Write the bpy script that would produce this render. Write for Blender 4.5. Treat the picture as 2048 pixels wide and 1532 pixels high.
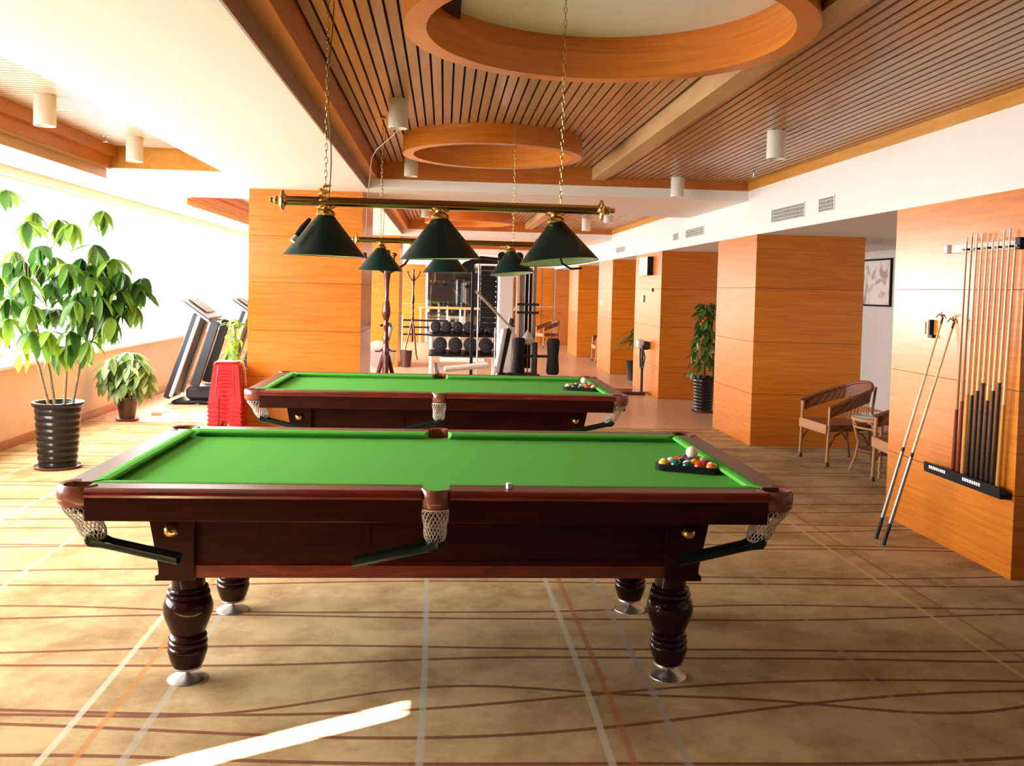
import bpy, math, random
from mathutils import Vector, Matrix
PI = math.pi
C = bpy.context.scene.collection
for o in list(bpy.data.objects): bpy.data.objects.remove(o)
rnd = random.Random(7)

# ------------------------------------------------------------------ camera
PITCH, YAW, ROLL = 0.0378, 0.0748, 0.0249
def cam_matrix():
    cp, sp, cy, sy = math.cos(PITCH), math.sin(PITCH), math.cos(YAW), math.sin(YAW)
    f = Vector((sy*cp, cy*cp, -sp)); r = Vector((cy, -sy, 0)); u = r.cross(f)
    c, s = math.cos(ROLL), math.sin(ROLL)
    r2 = r*c + u*s; u2 = u*c - r*s
    m = Matrix((r2, u2, -f)).transposed().to_4x4()
    m.translation = Vector((0, 0, 1.6372))
    return m
cd = bpy.data.cameras.new('camera'); cam = bpy.data.objects.new('camera', cd); C.objects.link(cam)
cam.matrix_world = cam_matrix()
cd.sensor_width = 36; cd.lens = 1827.87/2048*36; cd.shift_y = -116.2/2048
cd.clip_start = 0.05; cd.clip_end = 200
bpy.context.scene.camera = cam

# ------------------------------------------------------------------ world, lights, exposure
sc = bpy.context.scene
w = bpy.data.worlds.new('sky'); sc.world = w; w.use_nodes = True
bg = w.node_tree.nodes['Background']; bg.inputs[0].default_value = (1.0, 0.985, 0.96, 1); bg.inputs[1].default_value = 1.0
_n, _l = w.node_tree.nodes, w.node_tree.links          # bright hazy sky, darker ground below the horizon
_t = _n.new('ShaderNodeTexCoord'); _s = _n.new('ShaderNodeSeparateXYZ'); _r = _n.new('ShaderNodeMapRange'); _m = _n.new('ShaderNodeMix')
_l.new(_t.outputs['Generated'], _s.inputs[0]); _l.new(_s.outputs[2], _r.inputs[0]); _r.inputs['From Min'].default_value = -0.12; _r.inputs['From Max'].default_value = 0.04
_m.data_type = 'RGBA'; _l.new(_r.outputs[0], _m.inputs['Factor']); _m.inputs['A'].default_value = (4.6, 4.4, 4.1, 1); _m.inputs['B'].default_value = (11.5, 11.4, 11.2, 1)
_l.new(_m.outputs['Result'], bg.inputs[0])
sc.view_settings.view_transform = 'Standard'; sc.view_settings.look = 'None'
sc.view_settings.gamma = 1; sc.view_settings.use_curve_mapping = False
sc.view_settings.exposure = 1.15
def portal(y0, y1, z0=0.8, z1=2.6):
    ld = bpy.data.lights.new('window_portal', 'AREA'); ld.shape = 'RECTANGLE'
    ld.size = z1-z0; ld.size_y = y1-y0; ld.cycles.is_portal = True
    o = bpy.data.objects.new('window_portal', ld); C.objects.link(o)
    o.matrix_world = Matrix(((0,0,-1,-4.34),(0,1,0,(y0+y1)/2),(1,0,0,(z0+z1)/2),(0,0,0,1)))
portal(2.7, 11.0); portal(11.0, 19.5); portal(19.5, 27.9)
# spot standing in for the sun, through an unseen slot added to the wall
sd = bpy.data.lights.new('sun_shaft', 'SPOT'); sd.energy = 1000000; sd.spot_size = math.radians(4.6); sd.spot_blend = 0.02
sd.shadow_soft_size = 0.07; sd.color = (1, 0.97, 0.93)
so = bpy.data.objects.new('sun_shaft', sd); C.objects.link(so)
tgt = Vector((-4.25, 1.29, 1.45)); dr = Vector((-0.88, -0.475, 0.466)).normalized()
so.location = tgt + dr*20; so.rotation_euler = dr.to_track_quat('Z', 'Y').to_euler()

# ------------------------------------------------------------------ materials
def nt(name):
    m = bpy.data.materials.new(name); m.use_nodes = True
    return m, m.node_tree.nodes, m.node_tree.links, m.node_tree.nodes['Principled BSDF']
def plain(name, col, rough=0.5, metal=0.0, coat=0.0, noise=0.06, scale=8, bump=0.0, **kw):
    m, N, L, b = nt(name)
    b.inputs['Roughness'].default_value = rough; b.inputs['Metallic'].default_value = metal
    b.inputs['Coat Weight'].default_value = coat; b.inputs['Coat Roughness'].default_value = 0.1
    for k, v in kw.items(): b.inputs[k.replace('_', ' ')].default_value = v
    t = N.new('ShaderNodeTexCoord'); n = N.new('ShaderNodeTexNoise'); n.inputs['Scale'].default_value = scale
    n.inputs['Detail'].default_value = 4; L.new(t.outputs['Object'], n.inputs['Vector'])
    r = N.new('ShaderNodeValToRGB'); L.new(n.outputs[0], r.inputs[0]); L.new(r.outputs[0], b.inputs['Base Color'])
    r.color_ramp.elements[0].position = 0.3; r.color_ramp.elements[1].position = 0.7
    r.color_ramp.elements[0].color = tuple(c*(1-noise) for c in col)+(1,)
    r.color_ramp.elements[1].color = tuple(min(1, c*(1+noise)) for c in col)+(1,)
    if bump:
        bp = N.new('ShaderNodeBump'); bp.inputs['Strength'].default_value = bump; bp.inputs['Distance'].default_value = 0.002
        L.new(n.outputs[0], bp.inputs['Height']); L.new(bp.outputs[0], b.inputs['Normal'])
    return m
def wood(name, dark, light, rough=0.3, coat=0.3, grain=(1.2, 1.2, 26), spec=0.5, coat_rough=0.12):
    m, N, L, b = nt(name)
    t = N.new('ShaderNodeTexCoord'); mp = N.new('ShaderNodeMapping'); mp.inputs['Scale'].default_value = grain
    L.new(t.outputs['Object'], mp.inputs['Vector'])
    n = N.new('ShaderNodeTexNoise'); n.inputs['Scale'].default_value = 1.6; n.inputs['Detail'].default_value = 6; n.inputs['Distortion'].default_value = 0.6
    L.new(mp.outputs[0], n.inputs['Vector'])
    r = N.new('ShaderNodeValToRGB'); r.color_ramp.elements[0].position = 0.32; r.color_ramp.elements[1].position = 0.68
    r.color_ramp.elements[0].color = dark+(1,); r.color_ramp.elements[1].color = light+(1,)
    oi = N.new('ShaderNodeObjectInfo'); hs = N.new('ShaderNodeHueSaturation')
    mr = N.new('ShaderNodeMapRange'); mr.inputs['To Min'].default_value = 0.93; mr.inputs['To Max'].default_value = 1.07
    L.new(oi.outputs['Random'], mr.inputs[0]); L.new(mr.outputs[0], hs.inputs['Value'])
    L.new(n.outputs[0], r.inputs[0]); L.new(r.outputs[0], hs.inputs['Color']); L.new(hs.outputs[0], b.inputs['Base Color'])
    b.inputs['Roughness'].default_value = rough; b.inputs['Coat Weight'].default_value = coat; b.inputs['Coat Roughness'].default_value = coat_rough
    b.inputs['Specular IOR Level'].default_value = spec
    return m
MW = wood('panel_wood', (0.56, 0.150, 0.007), (0.69, 0.228, 0.014), rough=0.40, coat=1.0, coat_rough=0.26, spec=0.1)
MW.node_tree.nodes['Principled BSDF'].inputs['Coat IOR'].default_value = 1.55
MWC = wood('ceiling_wood', (0.46, 0.13, 0.02), (0.58, 0.19, 0.03), rough=0.4, coat=0.15, grain=(1.5, 1.5, 14))
MSL = wood('slat_wood', (0.36, 0.165, 0.06), (0.48, 0.235, 0.09), rough=0.38, coat=0.3, grain=(14, 1.5, 14))
MSLX = wood('slat_wood_pale', (0.62, 0.46, 0.34), (0.72, 0.56, 0.43), rough=0.45, coat=0.1, grain=(1.5, 14, 14))
MBEAM = wood('beam_wood', (0.50, 0.30, 0.13), (0.60, 0.38, 0.17), rough=0.45, coat=0.1, grain=(14, 1.5, 14))
MTRIMLIT = wood('lit_trim_wood', (0.62, 0.27, 0.03), (0.74, 0.36, 0.05), rough=0.4, coat=0.2, grain=(14, 1.5, 14))  # same wood as the other trims, strong light put into its yellower colour
MTAUPE = wood('frame_wood', (0.26, 0.16, 0.09), (0.34, 0.21, 0.12), rough=0.45, coat=0.1, grain=(14, 1.5, 14))
MDARK = plain('gap_dark', (0.045, 0.017, 0.007), 0.9)
MJOINT = plain('joint_brown', (0.10, 0.035, 0.01), 0.9)
MWHITE = plain('white_paint', (0.88, 0.86, 0.82), 0.75, noise=0.01)
MBEIGE = plain('peach_wallpaper', (0.74, 0.58, 0.43), 0.8, noise=0.03)
MGREYW = plain('grey_paint', (0.66, 0.64, 0.60), 0.8, noise=0.02)
MBASE = wood('baseboard_wood', (0.34, 0.13, 0.05), (0.46, 0.19, 0.07), grain=(14, 1.5, 14))
MMAH = wood('mahogany', (0.018, 0.0024, 0.0016), (0.036, 0.005, 0.0025), rough=0.40, coat=0.06, grain=(1.5, 9, 22), spec=0.12, coat_rough=0.12)
MLEG = wood('mahogany_gloss', (0.014, 0.002, 0.0016), (0.026, 0.004, 0.002), rough=0.3, coat=0.40, grain=(6, 6, 6), spec=0.1, coat_rough=0.07)
MMAHR = wood('mahogany_red', (0.10, 0.008, 0.006), (0.20, 0.018, 0.010), rough=0.25, coat=0.5, grain=(3, 16, 16), spec=0.5)
MRAILTOP = wood('rail_top_wood', (0.085, 0.030, 0.018), (0.13, 0.05, 0.03), rough=0.42, coat=0.2, grain=(2, 14, 14), spec=0.4, coat_rough=0.3)
MCLOTH = plain('green_baize', (0.105, 0.41, 0.060), 1.0, noise=0.05, scale=300, Specular_IOR_Level=0.08)
MLEATH = plain('brown_leather', (0.20, 0.055, 0.028), 0.35, coat=0.3, noise=0.2, scale=30)
MNET = plain('net_cord', (0.62, 0.57, 0.50), 0.8)
MBLK = plain('black_plastic', (0.012, 0.013, 0.014), 0.32, noise=0.1, Specular_IOR_Level=0.18)
MCHUTE = plain('dark_green_chute', (0.006, 0.018, 0.013), 0.28, noise=0.1, Specular_IOR_Level=0.18)
MRUB = plain('black_rubber', (0.018, 0.018, 0.02), 0.7, Specular_IOR_Level=0.18)
MBRASS = plain('brass', (0.72, 0.50, 0.17), 0.22, metal=1.0)
MOBRASS = plain('aged_brass', (0.40, 0.26, 0.10), 0.22, metal=1.0)
MSTEEL = plain('steel', (0.50, 0.48, 0.46), 0.34, metal=1.0)
MGREYM = plain('grey_metal', (0.30, 0.31, 0.32), 0.35, metal=0.6)
MDKGREY = plain('charcoal_plastic', (0.030, 0.033, 0.040), 0.4, Specular_IOR_Level=0.18)
MSILV = plain('silver_plastic', (0.55, 0.56, 0.58), 0.35)
MSHADE = plain('green_glass_enamel', (0.002, 0.022, 0.018), 0.42, Specular_IOR_Level=0.25, coat=0.08, noise=0.05)
MLIN = plain('white_enamel', (0.80, 0.80, 0.74), 0.4)
MLWH = plain('lamp_white', (0.82, 0.80, 0.72), 0.4, noise=0.01)
MRED = plain('red_plastic', (0.58, 0.012, 0.016), 0.32, coat=0.2, noise=0.03, Subsurface_Weight=0.1)
MREDO = plain('orange_red_plastic', (0.80, 0.07, 0.02), 0.32, coat=0.2, noise=0.03)
MPOT = plain('black_glazed_pot', (0.014, 0.010, 0.008), 0.3, coat=0.35, Specular_IOR_Level=0.2, noise=0.2)
MPOTB = plain('dark_brown_pot', (0.055, 0.016, 0.01), 0.3, coat=0.4, noise=0.2)
MSAUC = plain('saucer_brown', (0.14, 0.05, 0.03), 0.4)
MSOIL = plain('soil', (0.03, 0.02, 0.012), 0.95, noise=0.4, scale=40)
MSTEM = plain('stem_bark', (0.20, 0.13, 0.055), 0.8, noise=0.3, scale=20)
MIVORY = plain('ball_ivory', (0.86, 0.80, 0.58), 0.12, coat=0.6, noise=0.01)
MPAPER = plain('white_card', (0.93, 0.93, 0.92), 0.6, noise=0.0)
MMIRR = plain('mirror_glass', (0.80, 0.82, 0.80), 0.03, metal=1.0, noise=0.0)
MREDW = wood('coat_stand_wood', (0.06, 0.008, 0.005), (0.12, 0.018, 0.010), rough=0.28, coat=0.4)
MBACK = wood('dark_back_wall', (0.05, 0.02, 0.01), (0.08, 0.03, 0.014), rough=0.6, coat=0)
MBARKW = plain('wire_tan', (0.42, 0.32, 0.22), 0.6)
MBAR = wood('barre_wood', (0.62, 0.36, 0.12), (0.74, 0.46, 0.17), rough=0.35)
MCHALK = plain('chalk_cube', (0.70, 0.72, 0.76), 0.8)
MTAPE = plain('gold_ribbon', (0.70, 0.42, 0.04), 0.4)
MBEIGEB = plain('beige_box', (0.75, 0.66, 0.45), 0.5)

def leafmat(name, c0, c1, trans=0.45):
    m, N, L, b = nt(name)
    oi = N.new('ShaderNodeObjectInfo'); r = N.new('ShaderNodeValToRGB')
    r.color_ramp.elements[0].color = c0+(1,); r.color_ramp.elements[1].color = c1+(1,)
    L.new(oi.outputs['Random'], r.inputs[0])
    tc = N.new('ShaderNodeTexCoord'); wv = N.new('ShaderNodeTexWave'); wv.inputs['Scale'].default_value = 22; wv.inputs['Distortion'].default_value = 1.5
    L.new(tc.outputs['Object'], wv.inputs['Vector'])
    mx = N.new('ShaderNodeMix'); mx.data_type = 'RGBA'; mx.blend_type = 'MULTIPLY'
    mr = N.new('ShaderNodeMapRange'); mr.inputs['To Max'].default_value = 0.3; L.new(wv.outputs['Fac'], mr.inputs[0]); L.new(mr.outputs[0], mx.inputs['Factor'])
    L.new(r.outputs[0], mx.inputs['A']); mx.inputs['B'].default_value = (0.6, 0.75, 0.5, 1)
    L.new(mx.outputs['Result'], b.inputs['Base Color']); b.inputs['Roughness'].default_value = 0.35
    tr = N.new('ShaderNodeBsdfTranslucent'); hs = N.new('ShaderNodeHueSaturation'); hs.inputs['Value'].default_value = 1.7; hs.inputs['Hue'].default_value = 0.485
    L.new(mx.outputs['Result'], hs.inputs['Color']); L.new(hs.outputs[0], tr.inputs['Color'])
    ms = N.new('ShaderNodeMixShader'); ms.inputs[0].default_value = trans
    L.new(b.outputs[0], ms.inputs[1]); L.new(tr.outputs[0], ms.inputs[2]); L.new(ms.outputs[0], N['Material Output'].inputs[0])
    return m
MLEAF = leafmat('umbrella_leaf', (0.025, 0.10, 0.018), (0.22, 0.38, 0.04))
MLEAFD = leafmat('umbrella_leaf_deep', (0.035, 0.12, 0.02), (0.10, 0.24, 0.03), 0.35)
MLEAF2 = leafmat('pale_bushy_leaf', (0.10, 0.20, 0.05), (0.34, 0.46, 0.20), 0.3)
MLEAF3 = leafmat('dark_leaf', (0.02, 0.07, 0.012), (0.10, 0.22, 0.03), 0.25)
MLEAF4 = leafmat('yellow_green_leaf', (0.06, 0.17, 0.02), (0.22, 0.38, 0.05))
MYEL = leafmat('yellow_leaf', (0.62, 0.48, 0.03), (0.72, 0.55, 0.05))

def wicker(name, c0, c1):
    m, N, L, b = nt(name)
    t = N.new('ShaderNodeTexCoord'); br = N.new('ShaderNodeTexWave'); br.inputs['Scale'].default_value = 26; br.inputs['Distortion'].default_value = 2; br.inputs['Detail Scale'].default_value = 4
    br.bands_direction = 'Z'; L.new(t.outputs['Object'], br.inputs['Vector'])
    b2 = N.new('ShaderNodeTexWave'); b2.inputs['Scale'].default_value = 22; b2.bands_direction = 'Y'; L.new(t.outputs['Object'], b2.inputs['Vector'])
    mx = N.new('ShaderNodeMath'); mx.operation = 'MULTIPLY'; L.new(br.outputs['Fac'], mx.inputs[0]); L.new(b2.outputs['Fac'], mx.inputs[1])
    r = N.new('ShaderNodeValToRGB'); r.color_ramp.elements[0].color = c0+(1,); r.color_ramp.elements[1].color = c1+(1,); r.color_ramp.elements[1].position = 0.6
    L.new(mx.outputs[0], r.inputs[0]); L.new(r.outputs[0], b.inputs['Base Color']); b.inputs['Roughness'].default_value = 0.5
    bp = N.new('ShaderNodeBump'); bp.inputs['Strength'].default_value = 0.6; bp.inputs['Distance'].default_value = 0.004
    L.new(mx.outputs[0], bp.inputs['Height']); L.new(bp.outputs[0], b.inputs['Normal'])
    return m
MWICK = wicker('brown_wicker', (0.12, 0.035, 0.010), (0.32, 0.12, 0.04))
MWICKL = wicker('tan_wicker', (0.42, 0.18, 0.07), (0.62, 0.31, 0.13))

def carpet():
    m, N, L, b = nt('striped_carpet')
    g = N.new('ShaderNodeNewGeometry'); sx = N.new('ShaderNodeSeparateXYZ'); L.new(g.outputs['Position'], sx.inputs[0])
    def M(op, a, c=None, d=None):
        n = N.new('ShaderNodeMath'); n.operation = op
        for i, v in enumerate((a, c, d)):
            if v is None: continue
            if isinstance(v, (int, float)): n.inputs[i].default_value = v
            else: L.new(v, n.inputs[i])
        return n.outputs[0]
    X, Y = sx.outputs[0], sx.outputs[1]
    n1 = N.new('ShaderNodeTexNoise'); n1.inputs['Scale'].default_value = 2.2; n1.inputs['Detail'].default_value = 8; n1.inputs['Roughness'].default_value = 0.7; L.new(g.outputs['Position'], n1.inputs['Vector'])
    base = N.new('ShaderNodeValToRGB'); base.color_ramp.elements[0].position = 0.36; base.color_ramp.elements[1].position = 0.58
    base.color_ramp.elements[0].color = (0.30, 0.185, 0.075, 1); base.color_ramp.elements[1].color = (0.50, 0.355, 0.175, 1)
    L.new(n1.outputs[0], base.inputs[0])
    cur = base.outputs[0]
    def mix(fac, col):
        nonlocal cur
        mx = N.new('ShaderNodeMix'); mx.data_type = 'RGBA'; L.new(fac, mx.inputs['Factor']); L.new(cur, mx.inputs['A']); mx.inputs['B'].default_value = col+(1,)
        cur = mx.outputs['Result']
    # straight stripes along the room (world x, width, colour), repeating
    wob = M('MULTIPLY', M('SINE', M('MULTIPLY', Y, 1.3)), 0.012)
    Xw = M('ADD', X, wob)
    def band(v, c, hw):
        return M('SUBTRACT', 1.0, M('SMOOTH_MIN', 1.0, M('MULTIPLY', M('ABSOLUTE', M('SUBTRACT', v, c)), 1/hw), 0.2)) 
    def line(v, c, hw):
        n = N.new('ShaderNodeMapRange'); n.interpolation_type = 'SMOOTHSTEP'
        L.new(M('ABSOLUTE', M('SUBTRACT', v, c)), n.inputs[0]); n.inputs['From Min'].default_value = hw*0.75; n.inputs['From Max'].default_value = hw*1.3
        n.inputs['To Min'].default_value = 1; n.inputs['To Max'].default_value = 0
        return n.outputs[0]
    lines = []
    # wavy brown lines across the room: (y, amplitude, frequency, phase)
    waves = [(2.62,.05,1.3,.4),(2.95,.06,1.1,2),(3.12,.06,1.2,3.4),(3.48,.17,.85,-1.2),(3.58,.12,1.9,1.0),(3.62,.13,.9,-.6),(3.97,.035,1.6,.5),(4.10,.045,1.2,2.2),
             (4.50,.04,1.3,3.0),(4.62,.05,1.5,5.0),(5.03,.04,1.2,1.2),(5.20,.07,.9,2.9),(5.68,.05,1.3,4.4),(5.80,.06,1.1,.2),
             (6.20,.06,1.2,2.6),(6.34,.05,1.4,5.2),(6.78,.06,1.2,1.9),(6.95,.05,1.0,3.9),(7.45,.06,1.2,.7),(7.62,.05,1.3,2.4),(8.1,.06,1.1,4.9),(8.28,.05,1.3,.9),
             (8.75,.06,1.2,3.1),(8.95,.05,1.1,1.6),(9.4,.06,1.3,4.0),(9.58,.05,1.1,2.1),(10.1,.06,1.2,.3),(10.3,.05,1.2,3.3),(10.7,.04,1.1,1.1)]
    for (yc, a, fr, ph) in waves:
        s = M('MULTIPLY', M('SINE', M('ADD', M('MULTIPLY', X, fr), ph)), a)
        s2 = M('MULTIPLY', M('SINE', M('ADD', M('MULTIPLY', X, fr*2.3), ph*1.7)), a*0.25)
        lines.append(line(M('SUBTRACT', M('SUBTRACT', Y, s), s2), yc, 0.0115))
    acc = lines[0]
    for l in lines[1:]: acc = M('MAXIMUM', acc, l)
    mix(M('MULTIPLY', acc, 0.85), (0.15, 0.034, 0.014))
    for xc, hw, col, k in [(-1.345,.018,(.66,.58,.44),.7),(-1.235,.018,(.48,.20,.05),.75),(-1.07,.020,(.42,.37,.32),.6),(-.06,.018,(.40,.38,.33),.75),
                        (.61,.018,(.52,.46,.34),.8),(.69,.018,(.36,.13,.035),.8),(.878,.019,(.33,.28,.24),.75),(1.865,.018,(.36,.29,.22),.5),
                        (2.555,.016,(.60,.42,.16),.75),(2.685,.013,(.33,.10,.03),.75),(2.92,.016,(.40,.33,.25),.5),(-2.3,.018,(.5,.45,.38),.5),
                        (-2.95,.018,(.66,.58,.44),.6),(-2.84,.018,(.48,.20,.05),.6),(-3.6,.018,(.4,.36,.3),.5),(3.9,.018,(.5,.4,.25),.5),(4.5,.018,(.36,.13,.035),.5)]:
        mix(M('MULTIPLY', line(Xw, xc, hw*.72), k*.85), col)
    L.new(cur, b.inputs['Base Color']); b.inputs['Roughness'].default_value = 1.0; b.inputs['Specular IOR Level'].default_value = 0.15
    n2 = N.new('ShaderNodeTexNoise'); n2.inputs['Scale'].default_value = 350; L.new(g.outputs['Position'], n2.inputs['Vector'])
    bp = N.new('ShaderNodeBump'); bp.inputs['Strength'].default_value = 0.5; bp.inputs['Distance'].default_value = 0.004
    L.new(n2.outputs[0], bp.inputs['Height']); L.new(bp.outputs[0], b.inputs['Normal'])
    return m
MCARP = carpet()
def laminate():
    m, N, L, b = nt('laminate_floor')
    t = N.new('ShaderNodeTexCoord'); br = N.new('ShaderNodeTexBrick'); L.new(t.outputs['Object'], br.inputs['Vector'])
    br.inputs['Scale'].default_value = 1; br.inputs['Brick Width'].default_value = 1.2; br.inputs['Row Height'].default_value = 0.19; br.inputs['Mortar Size'].default_value = 0.002
    br.inputs['Color1'].default_value = (0.56, 0.33, 0.19, 1); br.inputs['Color2'].default_value = (0.62, 0.38, 0.23, 1); br.inputs['Mortar'].default_value = (0.30, 0.15, 0.08, 1)
    L.new(br.outputs[0], b.inputs['Base Color']); b.inputs['Roughness'].default_value = 0.33
    return m
MLAM = laminate()
def glassmat():
    m, N, L, b = nt('window_glass')
    N.remove(b); tr = N.new('ShaderNodeBsdfTransparent'); gl = N.new('ShaderNodeBsdfGlossy'); gl.inputs['Roughness'].default_value = 0.02
    ms = N.new('ShaderNodeMixShader'); ms.inputs[0].default_value = 0.04
    L.new(tr.outputs[0], ms.inputs[1]); L.new(gl.outputs[0], ms.inputs[2]); L.new(ms.outputs[0], N['Material Output'].inputs[0])
    return m
MGLASS = glassmat()
def ballmat(name, col, stripe):
    m, N, L, b = nt(name)
    b.inputs['Roughness'].default_value = 0.12; b.inputs['Coat Weight'].default_value = 0.6
    if not stripe:
        b.inputs['Base Color'].default_value = col+(1,); return m
    t = N.new('ShaderNodeTexCoord'); s = N.new('ShaderNodeSeparateXYZ'); L.new(t.outputs['Object'], s.inputs[0])
    a = N.new('ShaderNodeMath'); a.operation = 'ABSOLUTE'; L.new(s.outputs[2], a.inputs[0])
    c = N.new('ShaderNodeMath'); c.operation = 'LESS_THAN'; L.new(a.outputs[0], c.inputs[0]); c.inputs[1].default_value = 0.0135
    mx = N.new('ShaderNodeMix'); mx.data_type = 'RGBA'; L.new(c.outputs[0], mx.inputs['Factor'])
    mx.inputs['A'].default_value = (0.85, 0.79, 0.60, 1); mx.inputs['B'].default_value = col+(1,)
    L.new(mx.outputs['Result'], b.inputs['Base Color']); return m

# ------------------------------------------------------------------ mesh helpers
class G:
    def __init__(s): s.v = []; s.f = []; s.sm = []
    def add(s, v, f, smooth=False):
        n = len(s.v); s.v += [tuple(p) for p in v]; s.f += [[i+n for i in q] for q in f]; s.sm += [smooth]*len(f); return s
    def box(s, a, b, M=None):
        x0, y0, z0 = a; x1, y1, z1 = b
        v = [Vector(p) for p in ((x0,y0,z0),(x1,y0,z0),(x1,y1,z0),(x0,y1,z0),(x0,y0,z1),(x1,y0,z1),(x1,y1,z1),(x0,y1,z1))]
        if M: v = [M @ p for p in v]
        return s.add(v, [[0,3,2,1],[4,5,6,7],[0,1,5,4],[1,2,6,5],[2,3,7,6],[3,0,4,7]])
    def bbox(s, a, b, r=0.004, M=None):     # box with chamfered vertical and top edges
        x0, y0, z0 = a; x1, y1, z1 = b
        def ring(x0, y0, x1, y1, r, z): return [(x0+r,y0,z),(x1-r,y0,z),(x1,y0+r,z),(x1,y1-r,z),(x1-r,y1,z),(x0+r,y1,z),(x0,y1-r,z),(x0,y0+r,z)]
        V = ring(x0+r, y0+r, x1-r, y1-r, r*.5, z0)+ring(x0, y0, x1, y1, r, z0+r)+ring(x0, y0, x1, y1, r, z1-r)+ring(x0+r, y0+r, x1-r, y1-r, r*.5, z1)
        V = [Vector(p) for p in V]
        if M: V = [M @ p for p in V]
        F = [list(range(7,-1,-1)), list(range(24,32))]
        for k in range(3):
            for i in range(8): j = (i+1) % 8; F.append([k*8+i, k*8+j, k*8+8+j, k*8+8+i])
        return s.add(V, F)
    def tube(s, pts, r, n=8, cap=True, close=False):
        P = [Vector(p) for p in pts]; m = len(P)
        R = r if isinstance(r, (list, tuple)) else [r]*m
        V = []; up = None
        for i in range(m):
            a = P[(i-1) % m] if (i > 0 or close) else P[i]; b = P[(i+1) % m] if (i < m-1 or close) else P[i]
            t = (b-a).normalized()
            if up is None:
                up = Vector((0,0,1)) if abs(t.z) < 0.9 else Vector((1,0,0))
            x = t.cross(up); 
            if x.length < 1e-5: x = t.orthogonal()
            x.normalize(); up = x.cross(t).normalized()
            for k in range(n):
                an = 2*PI*k/n; V.append(P[i] + (x*math.cos(an)+up*math.sin(an))*R[i])
        F = []
        for i in range(m if close else m-1):
            for k in range(n):
                k2 = (k+1) % n; i2 = (i+1) % m; F.append([i*n+k, i*n+k2, i2*n+k2, i2*n+k])
        if cap and not close: F += [list(range(n-1,-1,-1)), [(m-1)*n+k for k in range(n)]]
        return s.add(V, F, n > 4)
    def lathe(s, prof, n=24, c=(0,0,0), M=None, a0=0.0, a1=2*PI):
        full = abs(a1-a0-2*PI) < 1e-6; m = n if full else n+1
        V = []
        for r, z in prof:
            for k in range(m):
                an = a0+(a1-a0)*k/n; p = Vector((r*math.cos(an), r*math.sin(an), z))
                if M: p = M @ p
                V.append(p+Vector(c))
        F = []
        for i in range(len(prof)-1):
            for k in range(n):
                k2 = (k+1) % m; F.append([i*m+k, i*m+k2, (i+1)*m+k2, (i+1)*m+k])
        s.add(V, F, True)
        return s
    def sphere(s, c, r, n=16, m=10, sc=(1,1,1)):
        V = [Vector((0,0,-1))]
        for i in range(1, m):
            a = -PI/2+PI*i/m
            for k in range(n): V.append(Vector((math.cos(a)*math.cos(2*PI*k/n), math.cos(a)*math.sin(2*PI*k/n), math.sin(a))))
        V.append(Vector((0,0,1)))
        F = [[0, 1+(k+1) % n, 1+k] for k in range(n)]
        for i in range(m-2):
            for k in range(n): k2 = (k+1) % n; F.append([1+i*n+k, 1+i*n+k2, 1+(i+1)*n+k2, 1+(i+1)*n+k])
        e = len(V)-1
        F += [[e, 1+(m-2)*n+k, 1+(m-2)*n+(k+1) % n] for k in range(n)]
        return s.add([Vector((p.x*r*sc[0]+c[0], p.y*r*sc[1]+c[1], p.z*r*sc[2]+c[2])) for p in V], F, True)
    def prism(s, poly, z0, z1, axis='z', M=None):
        n = len(poly)
        def pt(a, b, c):
            if axis == 'z': return Vector((a, b, c))
            if axis == 'y': return Vector((a, c, b))
            return Vector((c, a, b))
        V = [pt(a, b, z0) for a, b in poly]+[pt(a, b, z1) for a, b in poly]
        if M: V = [M @ p for p in V]
        F = [list(range(n-1,-1,-1)), list(range(n, 2*n))]+[[i, (i+1) % n, n+(i+1) % n, n+i] for i in range(n)]
        return s.add(V, F)
    def mesh(s, name, mat):
        me = bpy.data.meshes.new(name); me.from_pydata(s.v, [], s.f); me.materials.append(mat)
        me.polygons.foreach_set('use_smooth', s.sm); me.update()
        if any(s.sm): me.set_sharp_from_angle(angle=math.radians(42))
        import bmesh
        bm = bmesh.new(); bm.from_mesh(me); bmesh.ops.recalc_face_normals(bm, faces=bm.faces); bm.to_mesh(me); bm.free()
        return me
    def build(s, name, mat, parent=None, loc=None, rot=None):
        return link(name, s.mesh(name, mat), parent, loc, rot)
def link(name, me, parent=None, loc=None, rot=None):
    o = bpy.data.objects.new(name, me); C.objects.link(o)
    if parent: o.parent = parent
    if loc is not None: o.location = loc
    if rot is not None: o.rotation_euler = rot
    return o
def tag(o, label, cat, group=None):
    o['label'] = label; o['category'] = cat
    if group: o['group'] = group
    return o
def thing(name, label, cat, loc=(0,0,0), rz=0, group=None):
    o = bpy.data.objects.new(name, None); C.objects.link(o); o.location = loc; o.rotation_euler = (0,0,rz); o.empty_display_size = 0.1
    return tag(o, label, cat, group)
def struct(o): o['kind'] = 'structure'; return o
def copy_tree(o, parent=None):
    c = o.copy(); C.objects.link(c); c.parent = parent
    for ch in o.children: copy_tree(ch, c)
    return c
def B(a, b): return G().box(a, b)
def Mat(loc, rx=0, ry=0, rz=0):
    return Matrix.Translation(loc) @ Matrix.Rotation(rz, 4, 'Z') @ Matrix.Rotation(ry, 4, 'Y') @ Matrix.Rotation(rx, 4, 'X')

# ------------------------------------------------------------------ room shell
XL, XR, YB, YF = -4.15, 3.37, -2.6, 28.0
struct(B((XL-.3, YB-.2, -0.10), (6.4, 10.85, 0)).build('floor', MCARP))
struct(B((XL-.3, 10.85, -0.10), (6.4, YF+.2, -0.004)).build('floor', MLAM))
struct(B((XL, 10.835, -.002), (6.3, 10.865, 0.004)).build('trim_1', MBASE))
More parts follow.
